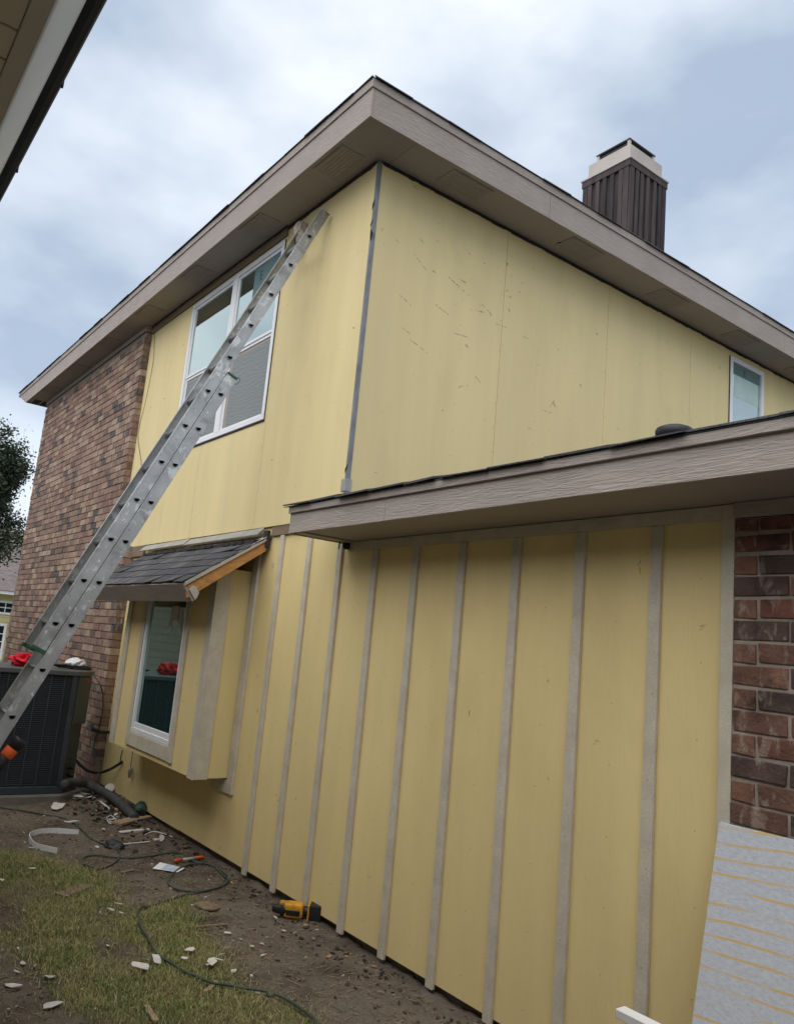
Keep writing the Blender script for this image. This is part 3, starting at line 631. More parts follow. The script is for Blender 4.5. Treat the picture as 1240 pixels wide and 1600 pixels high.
MB().hexa([(ex1-.002, ey-.002, ez-.032), (ex1+.012, ey-.002, ez-.032), (ex1+.012, -.03, wz-.035), (ex1-.002, -.03, wz-.035), (ex1-.002, ey-.002, ez-.002), (ex1+.012, ey-.002, ez-.002), (ex1+.012, -.03, wz-.002), (ex1-.002, -.03, wz-.002)]).build('rake_edge', 'chim_metal', deck)
for (a, b) in ((-3.70, -2.55), (-2.53, -1.09)):
    MB().hexa([(a, -.085, wz-.012), (b, -.085, wz-.010+random.uniform(0, .012)), (b, -.026, wz+.035), (a, -.026, wz+.03), (a, -.09, wz-.004), (b, -.088, wz+.004), (b, -.0285, wz+.065), (a, -.0285, wz+.058)]).build('wall_flashing', 'bright_flash', deck, bevel=.001)
m = MB(); x = ex0
while x < -1.1:
    w_ = random.uniform(.05, .14); m.box(x, x+w_, -.135+random.uniform(-.012, .012), -.07, wz-.072, wz-.05+random.uniform(-.003, .008)); x += w_+.0005
m.build('torn_underlay', 'dark_gap', deck)
bx('dark_cavity', 'dark_gap', deck, -1.05, -.985, -.05, -.0235, wz-.10, wz+.035)

# ---- chimney
CX1, CY0, CY1 = -2.02, 5.385, 6.19; CX0 = CX1-.80; CZ = 8.64
ch = MB().box(CX0, CX1, CY0, CY1, 5.9, CZ).build('chimney', 'cedar', house)
for i in range(7):
    t = i/6
    for face in (0, 1):
        w_ = .035 if 0 < i < 6 else .045
        if face: 
            y = CY0+t*(CY1-CY0)+random.uniform(-.02, .02)*(0 < i < 6); y = min(max(y, CY0+w_-.012), CY1-w_+.012)
            bx('batten', random.choice(('cedar', 'cedar2')), ch, CX1+.0005, CX1+.026, y-w_, y+w_, 5.95, CZ-.10, bevel=.003)
        else:
            x = CX0+t*(CX1-CX0)+random.uniform(-.02, .02)*(0 < i < 6); x = min(max(x, CX0+w_-.012), CX1-w_+.0)
            bx('batten', random.choice(('cedar', 'cedar2')), ch, x-w_, x+w_, CY0-.026, CY0-.0005, 5.95, CZ-.10, bevel=.003)
bx('trim_band', 'cedar2', ch, CX0-.03, CX1+.03, CY0-.032, CY0-.0007, CZ-.098, CZ); bx('trim_band', 'cedar2', ch, CX1+.0007, CX1+.032, CY0-.0004, CY1+.03, CZ-.098, CZ)
bx('cap_flange', 'chim_metal', ch, CX0-.045, CX1+.045, CY0-.045, CY1+.045, CZ+.001, CZ+.03, bevel=.004)
bx('cap_box', 'chim_metal', ch, CX0+.03, CX1-.03, CY0+.03, CY1-.03, CZ+.0305, CZ+.285, bevel=.004)
bx('cap_neck', 'chim_metal', ch, CX0+.12, CX1-.12, CY0+.12, CY1-.12, CZ+.2855, CZ+.33)
for (px_, py_) in ((CX0+.13, CY0+.13), (CX1-.13, CY0+.13), (CX0+.13, CY1-.13), (CX1-.13, CY1-.13)): bx('cap_post', 'chim_metal', ch, px_-.02, px_+.02, py_-.02, py_+.02, CZ+.331, CZ+.43)
bx('spark_screen', 'dark_metal', ch, CX0+.135, CX1-.135, CY0+.135, CY1-.135, CZ+.3305, CZ+.42)
bx('cap_lid', 'dark_metal', ch, CX0+.10, CX1-.10, CY0+.10, CY1-.10, CZ+.4305, CZ+.45)

# ---- brick walls
def brick_mesh(l, h, d, m, j):
    q = lambda: random.uniform(-j, j)
    b = MB().hexa([(-l/2+q(), -d/2+q(), -h/2+q()), (l/2+q(), -d/2+q(), -h/2+q()), (l/2, d/2, -h/2), (-l/2, d/2, -h/2), (-l/2+q(), -d/2+q(), h/2+q()), (l/2+q(), -d/2+q(), h/2+q()), (l/2, d/2, h/2), (-l/2, d/2, h/2)])
    return b.mesh('brick', m)
BYF = -.10; XBU = -4.53; ZBU = 2.45
bm_ = MB().box(XB0+.012, XB1-.008, BYF+.012, .02, -.08, ZBU); bm_.box(XB0+.012, XBU-.008, BYF+.012, .02, ZBU+.0005, 5.0); bw = bm_.build('brick_wall', 'mortar', house)
CH, BL = .0795, .205; cells = []
row = 0; z = -.06
while z+CH*.9 < 5.02:
    x = XB0; first = True; off = (row % 2)*.5
    xe = XB1 if z+CH < ZBU+.02 else XBU
    while x < xe-.02:
        l = BL*(.5 if (first and off) else 1); first = False
        x2 = min(x+l, xe)
        cells.append((x, x2-.010 if x2 < xe-.001 else x2, z, z+CH-.011)); x = x2
    z += CH; row += 1
def bdist(c): return (Vector(((c[0]+c[1])/2, BYF, (c[2]+c[3])/2))-CAM).length
def hidden(c):
    x, zz = (c[0]+c[1])/2, (c[2]+c[3])/2
    return zz < .1
vis = sorted([c for c in cells if not hidden(c)], key=bdist); near = set(vis[:300])
LENS = {}
def bpick(): return random.choices(range(10), [5, 5, 4, 3, 3, 3, 4, 4, 1.6, 2])[0]
rest = MB()
for c in cells:
    l, h, d = c[1]-c[0], c[3]-c[2], .105; ctr = ((c[0]+c[1])/2, BYF+d/2+random.uniform(-.003, .002), (c[2]+c[3])/2); k = bpick()
    if c in near:
        key = (round(l, 2), k, random.randrange(2))
        if key not in LENS: LENS[key] = brick_mesh(l, h, d, BRL[k], .0022)
        o = bpy.data.objects.new('brick', LENS[key]); link(o, bw); o.location = ctr
    else:
        q = lambda: random.uniform(-.002, .002); x0, x1, zz0, zz1 = c; yf = ctr[1]-d/2; yk = yf+d
        rest.hexa([(x0+q(), yf+q(), zz0+q()), (x1+q(), yf+q(), zz0+q()), (x1, yk, zz0), (x0, yk, zz0), (x0+q(), yf+q(), zz1+q()), (x1+q(), yf+q(), zz1+q()), (x1, yk, zz1), (x0, yk, zz1)], k)
ro = rest.build('far_bricks', BRL, bw); ro['kind'] = 'stuff'; ro['label'] = 'more distant bricks of the tumbled brick end wall'
bx('frieze_board', 'soffit', house, XB0-.02, XBU+.01, BYF-.004, -.03, 5.012, 5.0785)
# red brick beside the low wall
rw = MB().box(2.7985, 5.4, -.0235, .05, -.06, 2.1985).build('brick_wall', 'mortar', house)
RCH = .0815; row = 0; z = 2.197-27.6*RCH; rest = MB(); RM = {}
while z+RCH*.5 < 2.197:
    x = 2.8005; first = True
    while x < 5.38:
        l = (.098 if first and row % 2 else .215); first = False; x2 = min(x+l, 5.39); zt = min(z+RCH-.013, 2.197)
        if x2-x > .02:
            k = random.choices(range(6), [4, 4, 3, 3, 4, 2])[0]
            if l < .1: k = 5 if random.random() < .8 else 3
            c = (x, x2-.012, z, zt); ctr = ((c[0]+c[1])/2, .008+random.uniform(-.003, .002), (c[2]+c[3])/2); d = .075
            if x < 3.6 and z > .85:
                key = (round(c[1]-c[0], 2), round(zt-z, 2), k, random.randrange(2))
                if key not in RM: RM[key] = brick_mesh(c[1]-c[0], zt-z, d, BRR[k], .0042)
                o = bpy.data.objects.new('brick', RM[key]); link(o, rw, .004, 2); o.location = ctr
            else: rest.box(c[0], c[1], ctr[1]-d/2, ctr[1]+d/2, z, zt, k)
        x = x2
    z += RCH; row += 1
ro = rest.build('far_bricks', BRR, rw); ro['kind'] = 'stuff'; ro['label'] = 'bricks beyond the leaning board'
# wire down the brick edge
px_ = [(241, 505), (240, 560), (228, 625), (216, 680), (221, 730), (212, 775), (205, 800)]
MB().tube(smooth_path([onp(x, y, 1, -.032) for x, y in px_], 5), .0026, 6).build('loose_wire', 'blackmatte', house, True)

# ------------------------------------------------------------------ extension ladder
RG = .40; AZ_ = R(4.7)
PT = onp(512, 335, 1, -.062); PN = Vector((math.cos(AZ_), -math.sin(AZ_), 0)); PH = Vector((math.sin(AZ_), math.cos(AZ_), 0))
def onl(px, py):
    r_ = ray(px, py); return CAM+r_*((PT-CAM).dot(PN)/r_.dot(PN))
PA = onl(371, 592); PB = onl(0, 1170)
d = (PA-PB).normalized(); hc = d.dot(PH); nn = PH*(-d.z)+Vector((0, 0, hc))
foot = PB-d*((PB.z-(GZ-.005))/d.z)
sA = (PA-foot).dot(d); sT = (PT-foot).dot(d); XR = 0.0
lad = thing('extension_ladder', 'long paint spattered aluminium extension ladder leaning against the upper wall', 'ladder', foot)
DEP = .080
def P3(x, s_, t_): return foot+PN*x+d*s_+nn*t_
def dloop(c_s, t_c, r, x, n=16):      # D shape with its flat side level and up
    c = P3(x, c_s, t_c); pts = []
    for i in range(n):
        a = 2*math.pi*(i+.5)/n; yy, zz = math.cos(a)*r, math.sin(a)*r
        zz = min(zz, r*.30); pts.append(c+PH*yy+Vector((0, 0, zz)))
    return pts
def rail(s0, s1, t0, x, side, rungs):
    m = MB(); t1 = t0+DEP; tc = (t0+t1)/2; th = .005*side
    cuts = sorted(rungs); bounds = [s0]
    for a, b in zip(cuts, cuts[1:]): bounds.append((a+b)/2)
    bounds.append(s1); n = 16
    for cs, a, b in zip(cuts, bounds, bounds[1:]):
        inner = dloop(cs, tc, .0185, x, n); c0 = P3(x, cs, tc); outer = []; sides = []
        for p in inner:
            v = p-c0; us, ut = v.dot(d), v.dot(nn)
            ks = ((b-cs) if us > 0 else (a-cs))/us if abs(us) > 1e-7 else 1e9; kt = ((t1-tc) if ut > 0 else (t0-tc))/ut if abs(ut) > 1e-7 else 1e9
            k = min(ks, kt); outer.append(c0+d*(us*k)+nn*(ut*k)); sides.append(('s', b if us > 0 else a) if ks < kt else ('t', t1 if ut > 0 else t0))
        for i in range(n):
            j = (i+1) % n
            if sides[i] == sides[j]: m.add([inner[i], inner[j], outer[j], outer[i]], [(0, 1, 2, 3)])
            else:
                q = dict((sides[i], sides[j]))
                cor = [P3(x, q['s'], q['t'])] if 's' in q and 't' in q else []
                if not cor and sides[i][0] == 't':
                    se = b if (inner[i]+inner[j]-2*c0).dot(d) > 0 else a; cor = [P3(x, se, sides[j][1]), P3(x, se, sides[i][1])]
                vs = [inner[i], inner[j], outer[j]]+cor+[outer[i]]; m.add(vs, [tuple(range(len(vs)))])
    for t in (t0, t1):
        sgn = 1 if t == t0 else -1
        m.hexa([P3(x+th*.4, s0, t), P3(x-.030*side, s0, t), P3(x-.030*side, s0, t+sgn*.004), P3(x+th*.4, s0, t+sgn*.004), P3(x+th*.4, s1, t), P3(x-.030*side, s1, t), P3(x-.030*side, s1, t+sgn*.004), P3(x+th*.4, s1, t+sgn*.004)])
        m.hexa([P3(x+.0012*side, s0, t+sgn*.004), P3(x+.004*side, s0, t+sgn*.004), P3(x+.004*side, s0, t+sgn*.009), P3(x+.0012*side, s0, t+sgn*.009), P3(x+.0012*side, s1, t+sgn*.004), P3(x+.004*side, s1, t+sgn*.004), P3(x+.004*side, s1, t+sgn*.009), P3(x+.0012*side, s1, t+sgn*.009)])
    o = m.build('rail', 'alu', lad); return o
def rung(cs, tc, x0, x1):
    m = MB(); n = 16; A = dloop(cs, tc, 0.0205, x0+.004, n); B = dloop(cs, tc, 0.0205, x1-.004, n); a = dloop(cs, tc, .0170, x0+.004, n); b = dloop(cs, tc, .0170, x1-.004, n)
    m.add(A+B+a+b, [(i, (i+1) % n, n+(i+1) % n, n+i) for i in range(n)]+[(2*n+i, 2*n+(i+1) % n, 3*n+(i+1) % n, 3*n+i) for i in range(n)]+[(i, (i+1) % n, 2*n+(i+1) % n, 2*n+i) for i in range(n)]+[(n+i, n+(i+1) % n, 3*n+(i+1) % n, 3*n+i) for i in range(n)])
    return m.build('rung', 'alu_dark', lad)
PIT = .3048; s_fb = (onl(60, 1012)-foot).dot(d)
b_r = [.235+PIT*i for i in range(12) if .235+PIT*i < sA-.06]; f_r = [r for r in [.20+PIT*i for i in range(20)] if s_fb+.12 < r < sT-.1]
T0, T1 = 0.0, DEP+.005
for x, side in ((XR, 1), (XR-RG, -1)):
    rail(0.01, sA, T0, x, side, b_r); rail(s_fb, sT, T1, x-.002*side, side, f_r)
for s_ in b_r: rung(s_, T0+DEP/2, XR, XR-RG)
for s_ in f_r: rung(s_, T1+DEP/2, XR, XR-RG)
for x in (XR, XR-RG):
    MB().obox(P3(x-.012, 0.03, DEP/2), PN*.022, d*.05, nn*.045).build('foot_pad', 'blackmatte', lad, bevel=.006)
    MB().obox(P3(x-.010, s_fb-.008, T1+DEP/2), PN*.022, d*.012, nn*(DEP/2+.006)).build('end_cap', 'green_cap', lad, bevel=.003)
    MB().obox(P3(x-.010, sT+.004, T1+DEP/2), PN*.020, d*.005, nn*(DEP/2)).build('rail_end', 'alu', lad, bevel=.003)
MB().obox(P3(XR+.006, sA-.004, DEP/2), PN*.004, d*.006, nn*.040).build('guide_clip', 'green_cap', lad)
MB().tube(smooth_path([P3(XR+.008, sA-.01, .02), P3(XR+.012, sA+.01, -.01), P3(XR+.01, sA-.03, -.02), P3(XR+.006, sA-.05, .0)], 4), .0025, 6).build('green_string', 'green_cap', lad)
def blob(name, c, r, m, parent=None, sub=3, amp=.3, fr=2.2, seed=0, floor=None):
    bm = bmesh.new(); bmesh.ops.create_icosphere(bm, subdivisions=sub, radius=1)
    for v in bm.verts:
        nrm_ = v.co.normalized(); k = 1+amp*noise.noise(nrm_*fr+Vector((seed, seed*1.7, 0)))+amp*.5*abs(noise.noise(nrm_*fr*2.7+Vector((seed, 3, 1))))
        p = Vector((nrm_.x*r[0]*k, nrm_.y*r[1]*k, nrm_.z*r[2]*k))+Vector(c)
        if floor is not None: p.z = max(p.z, floor)
        v.co = p
    me = bpy.data.meshes.new(name); bm.to_mesh(me); bm.free(); me.materials.append(M[m]); me.polygons.foreach_set('use_smooth', [True]*len(me.polygons))
    return link(bpy.data.objects.new(name, me), parent)
M['rag'] = mat('grubby_rag', (.42, .38, .34), .9, .25, 18, bump=.6, bscale=40, spots=[((.10, .06, .05), .55, .65, 14, (1, 1, 1), .8)])
pr = P3(XR-RG-.005, sT-.03, T1+DEP/2)
tag(blob('rag', pr, (.045, .060, .115), 'rag', sub=4, amp=.35, fr=2.6, seed=4), 'grubby rag bound round the top of the ladder rail', 'rag')
# orange tool hooked on the ladder rail
tp = onl(16, 1172)+PN*.03; tl = thing('power_tool', 'orange and black handheld tool hung against the ladder rail', 'tool', tp)
ta = (onl(28, 1160)-onl(0, 1192)).normalized()
MB().lathe(tp, [(.030, -.16), (.036, -.155), (.036, -.045), (.033, -.04)], 20, ta).build('grip', 'black', tl, True)
MB().lathe(tp, [(.034, -.0395), (.037, -.035), (.038, .012), (.034, .018)], 20, ta).build('body', 'orange', tl, True)
MB().lathe(tp, [(.034, .0185), (.042, .024), (.043, .070), (.040, .080), (.034, .083), (.032, .078), (.018, .078)], 24, ta).build('collar', 'black', tl, True)
MB().obox(tp-Vector((.035, 0, 0)), (.012, 0, 0), ta*.02, nn*.012).build('hook', 'black', tl)

# ------------------------------------------------------------------ air conditioner
AX, AY0, AY1 = -3.52, -1.27, -.36; AZ0, AZ1 = .02, 1.14; AXB = AX-.80; CHF = .19
pad = MB().box(AXB-.06, AX+.07, AY0-.06, AY1+.05, -.10, AZ0).build('equipment_pad', 'concrete', bevel=.008); tag(pad, 'low concrete pad under the dark air conditioner', 'pad')
ac = thing('air_conditioner', 'tall dark louvred air conditioner beside the brick wall', 'air conditioner', (AX-.4, (AY0+AY1)/2, AZ0))
pl = [(AX-.04, AY0+.03), (AX-.04, AY1-CHF), (AX-CHF, AY1-.03), (AXB+.04, AY1-.03), (AXB+.04, AY0+.03)]
MB().prism([(x, y, AZ0+.001) for x, y in pl], (0, 0, AZ1-AZ0-.03)).build('cabinet', 'ac', ac)
MB().prism([(x, y, AZ0) for x, y in [(AX, AY0), (AX, AY1-CHF+.02), (AX-CHF+.02, AY1), (AXB, AY1), (AXB, AY0)]], (0, 0, .07)).build('base_pan', 'ac', ac, bevel=.006)
MB().prism([(x, y, AZ1-.05) for x, y in [(AX+.015, AY0-.015), (AX+.015, AY1-CHF+.02), (AX-CHF+.02, AY1+.015), (AXB-.01, AY1+.015), (AXB-.01, AY0-.015)]], (0, 0, .05)).build('top_lid', 'ac_top', ac, bevel=.008)
for y in (AY0+.0, AY1-CHF-.045): bx('corner_post', 'ac', ac, AX-.05, AX+.004, y, y+.05, AZ0+.071, AZ1-.0505, bevel=.004)
g0, g1 = AY0+.055, AY1-CHF-.048
gr = MB(); z = AZ0+.085
while z < AZ1-.07:
    gr.hexa([(AX-.03, g0, z+.012), (AX-.004, g0, z), (AX-.004, g1, z), (AX-.03, g1, z+.012), (AX-.03, g0, z+.015), (AX-.004, g0, z+.0045), (AX-.004, g1, z+.0045), (AX-.03, g1, z+.015)]); z += .0185
o = gr.build('louvre_grille', 'ac_slat', ac); o['kind'] = 'stuff'
for i in range(5): 
    y = g0+(i+.5)/5*(g1-g0); bx('grille_rib', 'ac', ac, AX-.006, AX+.001, y-.006, y+.006, AZ0+.071, AZ1-.051)
gr = MB(); z = AZ0+.085
while z < AZ1-.07:
    gr.box(AXB+.06, AX-.055, AY0+.0, AY0+.024, z, z+.006); z += .0185
o = gr.build('louvre_grille', 'ac_slat', ac); o['kind'] = 'stuff'
# service panel on the cut corner
cdir = Vector((-(CHF-.04), CHF-.03, 0)).normalized(); cn = Vector((cdir.y, -cdir.x, 0)); cc = Vector((AX-.04-(CHF-.04)/2, AY1-CHF+(CHF-.03)/2, 0))
MB().obox(cc+cn*.018+Vector((0, 0, .86)), cdir*.115, cn*.016, (0, 0, .225)).build('service_panel', 'ac', ac, bevel=.006)
bx('warning_label', 'red', ac, *[0, .001, 0, .001, 0, .001], bevel=0).data.clear_geometry()
lb = MB().obox(cc+cn*.0348+Vector((0, 0, 1.045))+cdir*.05, cdir*.028, cn*.0006, (0, 0, .008)).build('warning_label', 'red', ac)
for o in [o for o in bpy.data.objects if o.name.startswith('warning_label') and not o.data.vertices]: bpy.data.objects.remove(o)
lb.name = 'warning_label'
for i, (h_, r_) in enumerate(((.17, .018), (.23, .012))):
    q = cc+Vector((0, 0, h_)); MB().tube([q-cn*.01, q+cn*.05, q+cn*.06], [r_, r_, r_*.6], 10).build('service_valve', 'black', ac, True)
# red cloth and clutter on the lid
pc = onp(40, 1033, 0, AX-.25); pc.z = AZ1+.055
tag(blob('red_cloth', pc, (.085, .105, .06), 'red', sub=5, amp=.6, fr=2.6, seed=2.2, floor=AZ1+.0005), 'crumpled bright red cloth on top of the air conditioner', 'cloth')
pw = onp(118, 1036, 0, AX-.33); pw.z = AZ1+.045
M['bag'] = mat('white_plastic_bag', (.66, .66, .68), .5, .1, 20, bump=.5, bscale=30)
tag(blob('plastic_bag', pw, (.09, .095, .055), 'bag', sub=4, amp=.4, fr=2.4, seed=8, floor=AZ1+.0005), 'small white plastic bag on the air conditioner lid', 'bag')
pts = []
for i in range(60):
    a = i/60*4*2*math.pi; rr = .085+.02*math.sin(i*.37); pts.append((pw.x+.12+.35*rr*math.cos(a)*1.3, min(pw.y-.05+rr*1.9*math.sin(a), AY1-.02), AZ1+.010+i*.0005))
tag(MB().tube(smooth_path(pts, 3), .0075, 6).build('black_cable_coil', 'black', None, True), 'coil of black cable lying on the air conditioner lid', 'cable')
# cable hanging from the lid in front of the bricks
cpts = [(133, 1046), (147, 1056), (157, 1071), (161, 1087), (160, 1116), (153, 1145), (147, 1164), (149, 1185), (154, 1203), (153, 1230), (147, 1246)]
yy = [-.42, -.38, -.33, -.28, -.25, -.22, -.20, -.19, -.17, -.16, -.16]
pp = [onp(x, y, 1, q) for (x, y), q in zip(cpts, yy)]; pp[0].z = AZ1+.006
pp.insert(0, Vector((pp[0].x+.02, pp[0].y-.15, AZ1+.008)))
tag(MB().tube(smooth_path(pp, 6), .0065, 7).build('hanging_cable', 'hose', None, True), 'thin dark cable hanging from the lid past the bricks to the soil', 'cable')
cpts = [(102.7, 1166), (110, 1174), (120, 1189), (135.6, 1203), (155, 1207), (174, 1201), (188, 1190)]; yy = [-.30, -.28, -.24, -.19, -.13, -.07, -.03]
pp = [onp(x, y, 1, q) for (x, y), q in zip(cpts, yy)]; pp[0] = cc+cn*.0+Vector((0, 0, pp[0].z)); pp[-1].y = -.004
tag(MB().tube(smooth_path(pp, 6), .0135, 8).build('refrigerant_hose', 'blackmatte', None, True), 'black insulated hose sagging from the air conditioner to the yellow wall', 'hose')
e_ = onp(188, 1190, 1, -.004); f_ = onp(191.6, 1172, 1, -.004)
tag(MB().tube([e_, (e_+f_)/2+Vector((0, -.004, 0)), f_], .004, 6).build('short_wire', 'blackmatte', None, True), 'short thin wire rising from the end of the black hose', 'wire')
cpts = [(130, 1133), (147, 1139), (161, 1143.5), (174, 1144)]; yy = [-.20, -.14, -.08, -.02]
pp = [onp(x, y, 1, q) for (x, y), q in zip(cpts, yy)]; pp[-1].y = .004; pp[0].y = BYF-.012
tag(MB().tube(smooth_path(pp, 6), .016, 8).build('wall_pipe', 'blackmatte', None, True), 'black foam covered pipe crossing the brick return into the wall', 'pipe')
pg = thing('hanging_plug', 'small pale plug hanging on a thin wire below the bay', 'plug', onp(203, 1210, 1, -.03))
a_ = onp(207.4, 1176, 1, -.03); b_ = onp(204, 1201, 1, -.03)
MB().tube([Vector((a_.x, a_.y, BZ0+.01)), a_, (a_+b_)/2, b_], .0035, 6).build('wire', 'blackmatte', pg)
c_ = onp(203.5, 1207, 1, -.03); MB().lathe(c_, [(.012, .045), (.020, .035), (.022, -.01), (.014, -.015), (.014, -.045)], 12).build('plug_body', 'chim_metal', pg, True)
# corrugated drain pipe
cpts = [(100, 1226), (112, 1223), (134, 1224), (151, 1232), (174, 1245), (194, 1261), (211, 1278)]; zz = [.14, .13, .10, .07, .045, .02, -.02]
pp = smooth_path([onp(x, y, 2, q) for (x, y), q in zip(cpts, zz)], 12)
rr = [.038+(.004 if i % 2 else -.002) for i in range(len(pp))]
tag(MB().tube(pp, rr, 14).build('drain_pipe', 'pipe', None, True), 'thick black corrugated pipe from the air conditioner base into the soil', 'pipe')
q = onp(172, 1233, 2, .06); tag(MB().lathe(q, [(.040, -.04), (.046, -.03), (.046, .0)], 18, (.5, -.3, .6)).build('pipe_coupling', 'black', None, True), 'short black coupling with a pale ring by the drain pipe', 'pipe fitting')
MB().lathe(q, [(.047, .0005), (.049, .006), (.049, .022), (.036, .024)], 18, (.5, -.3, .6)).build('ring', 'chim_metal', bpy.data.objects['pipe_coupling'], True)
q = gp(238, 1277); q.z += .055; q.y = min(q.y, -.07)
gc = thing('green_canister', 'dark green canister lying against the foot of the yellow wall', 'canister', q-Vector((0, 0, .05)))
MB().lathe(q, [(.042, -.115), (.048, -.11), (.048, .045), (.042, .05)], 20, (.7, -.28, -.10)).build('body', 'green_cap', gc, True)
MB().lathe(q, [(.036, .0505), (.040, .055), (.040, .075), (.022, .078)], 18, (.7, -.28, -.10)).build('cap', 'black', gc, True)
MB().lathe(q, [(.050, -.075), (.052, -.07), (.052, -.055), (.050, -.05)], 20, (.7, -.28, -.10)).build('rim', 'black', gc, True)

# ------------------------------------------------------------------ things on the ground
def c2(x, y): return (x/2.385, 1180+y/2.385)
def strip(path, w, th, up=False):
    m = MB(); pp = smooth_path(path, 5)
    for a, b in zip(pp, pp[1:]):
        t = (b-a).normalized(); sd_ = Vector((0, 0, 1)) if up else t.cross(Vector((0, 0, 1))).normalized(); tk = t.cross(sd_).normalized()
        m.hexa([a-sd_*w-tk*th, b-sd_*w-tk*th, b+sd_*w-tk*th, a+sd_*w-tk*th, a-sd_*w+tk*th, b-sd_*w+tk*th, b+sd_*w+tk*th, a+sd_*w+tk*th])
    return m
cord = [(-40, 190), (30, 203), (100, 215), (180, 228), (240, 240), (290, 265), (340, 315), (400, 340), (440, 358), (448, 378), (430, 402), (380, 425), (330, 425), (305, 402), (322, 382), (370, 378), (420, 384), (480, 390), (560, 380), (620, 368), (670, 374), (720, 397), (790, 422), (838, 450), (848, 478), (800, 500), (720, 515), (660, 510), (628, 485), (640, 450), (690, 420), (760, 410), (815, 430), (852, 466), (830, 494), (760, 512), (680, 530), (600, 555), (540, 580), (512, 610), (520, 655), (550, 700), (590, 755), (640, 795), (700, 832), (770, 862), (840, 876), (900, 883), (980, 895), (1040, 915), (1090, 945), (1140, 985), (1175, 1015), (1230, 1080)]
pp = [gp(*c2(x, y)) for x, y in cord]
for i, p_ in enumerate(pp): p_.z += .010+(.006 if 22 < i < 36 and i % 3 == 0 else 0)-(.010 if 44 <= i <= 45 else 0)
pp = smooth_path(pp, 6)
for p_ in pp: p_.z = max(p_.z, gh(p_.x, p_.y)+.005)+(.016*min(1, turf(p_.x, p_.y)*1.5))
tag(MB().tube(pp, .0066, 8).build('extension_lead', 'hose_worn', None, True), 'long dark green cord looping over the soil and grass', 'cord')
pp = [gp(*c2(x, y)) for x, y in ((292, 298), (210, 291), (150, 295), (115, 305), (108, 322), (130, 345), (170, 358), (212, 366))]
for p_ in pp: p_.z += .018
tag(strip(pp, .020, .0022, True).build('white_trim_strip', 'white', None), 'curled white plastic strip standing on its edge on the soil', 'strip')
def flat(name, cx, cy, l, w, ang, m, lab, cat, group=None, th=.004, n=6, jag=.18, z=.004, tilt=None):
    p = gp(*c2(cx, cy)); pts = []; n += 2; a = random.uniform(0, 1)
    for i in range(n):
        a += 2*math.pi/n*random.uniform(.7, 1.3); 
        if a > 2*math.pi+.6: break
        k = 1+random.uniform(-jag, jag); pts.append((max(-1, min(1, math.cos(a)*1.2))*l*k, max(-1, min(1, math.sin(a)*1.2))*w*k))
    ca, sa = math.cos(ang), math.sin(ang); tx, ty = tilt or (random.uniform(-.22, .22), random.uniform(-.22, .22))
    P = [(p.x+u*ca-v*sa, p.y+u*sa+v*ca, gh(p.x, p.y)+z+.004+u*tx+v*ty+random.uniform(-.003, .003)) for u, v in pts]
    return tag(MB().prism(P, (0, 0, th)).build(name, m, None), lab, cat, group)
chips = [(50, 865, .055), (85, 775, .04), (180, 835, .045), (200, 937, .055), (120, 435, .035), (440, 575, .03), (410, 593, .03), (370, 608, .025), (448, 610, .025), (400, 722, .035), (515, 803, .075), (582, 778, .05), (542, 776, .022), (710, 743, .045), (790, 800, .06), (812, 792, .04), (775, 808, .03), (822, 768, .022), (868, 815, .02), (685, 778, .022), (980, 755, .022), (866, 700, .012), (895, 697, .012), (975, 710, .014), (120, 350, .035), (1025, 610, .02), (65, 810, .022), (130, 790, .018), (65, 740, .016), (845, 670, .025), (1055, 660, .014), (940, 718, .016), (5, 482, .02), (145, 245, .014), (945, 455, .013), (715, 570, .02), (1180, 665, .014), (360, 350, .03), (580, 322, .03), (250, 540, .016), (1015, 500, .012)]
for (x, y, s_) in chips:
    tf = turf(*g2(*c2(x, y))) > .3; big = s_ >= .045
    lab_ = ('large' if big else 'small')+' broken white chip lying '+('in the grass' if tf else 'on bare soil'); grp_ = ('large' if big else 'small')+' white chips '+('in the grass' if tf else 'on the bare soil')
    flat('white_chip', x, y, s_*.75, s_*random.uniform(.25, .5), random.uniform(-.3, 1.7), 'chip', lab_, 'chip', grp_, .003, random.choice((4, 5, 6)), .35, .026 if tf else .008)
for (x, y, s_) in [(265, 255, .05), (310, 168, .07), (330, 185, .05), (215, 208, .09), (415, 245, .05), (600, 322, .05), (430, 232, .03), (385, 285, .03), (290, 180, .05), (350, 160, .04), (465, 165, .06), (450, 205, .03)]:
    flat('pale_scrap', x, y, s_, s_*random.uniform(.3, .6), random.uniform(-.6, 1.2), random.choice(('chip', 'paper', 'chim_metal')), 'pale torn scrap on the soil by the air conditioner', 'scrap', 'pale scraps by the air conditioner', .005, random.choice((4, 5, 6)), .3, .012, (random.uniform(-.3, .3), random.uniform(-.3, .3)))
def stick(name, p0, p1, w, h, m, lab, cat='wood scrap'):
    a, b = gp(*c2(*p0)), gp(*c2(*p1)); a.z = gh(a.x, a.y)+h+.004; b.z = gh(b.x, b.y)+h+.006; t = (b-a)/2; s_ = t.cross(Vector((0, 0, 1))).normalized()
    return tag(MB().obox((a+b)/2, t, s_*w, Vector((0, 0, h))).build(name, m, None, bevel=.002), lab, cat)
stick('wood_plank', (432, 262), (548, 238), .055, .010, 'straw', 'short weathered plank beside the drain pipe end')
stick('wood_strip', (445, 290), (556, 282), .022, .006, 'chip', 'narrow pale wood strip in front of the weathered plank')
stick('wood_plank', (225, 528), (322, 495), .045, .006, 'oldwood', 'dirty brown board half sunk in the grass')
stick('wood_splinter', (764, 892), (806, 855), .012, .005, 'straw', 'short tan splinter lying in grass near the cord')
stick('wood_splinter', (544, 948), (580, 1002), .012, .006, 'straw', 'longer pale splinter pointing away from the wall')
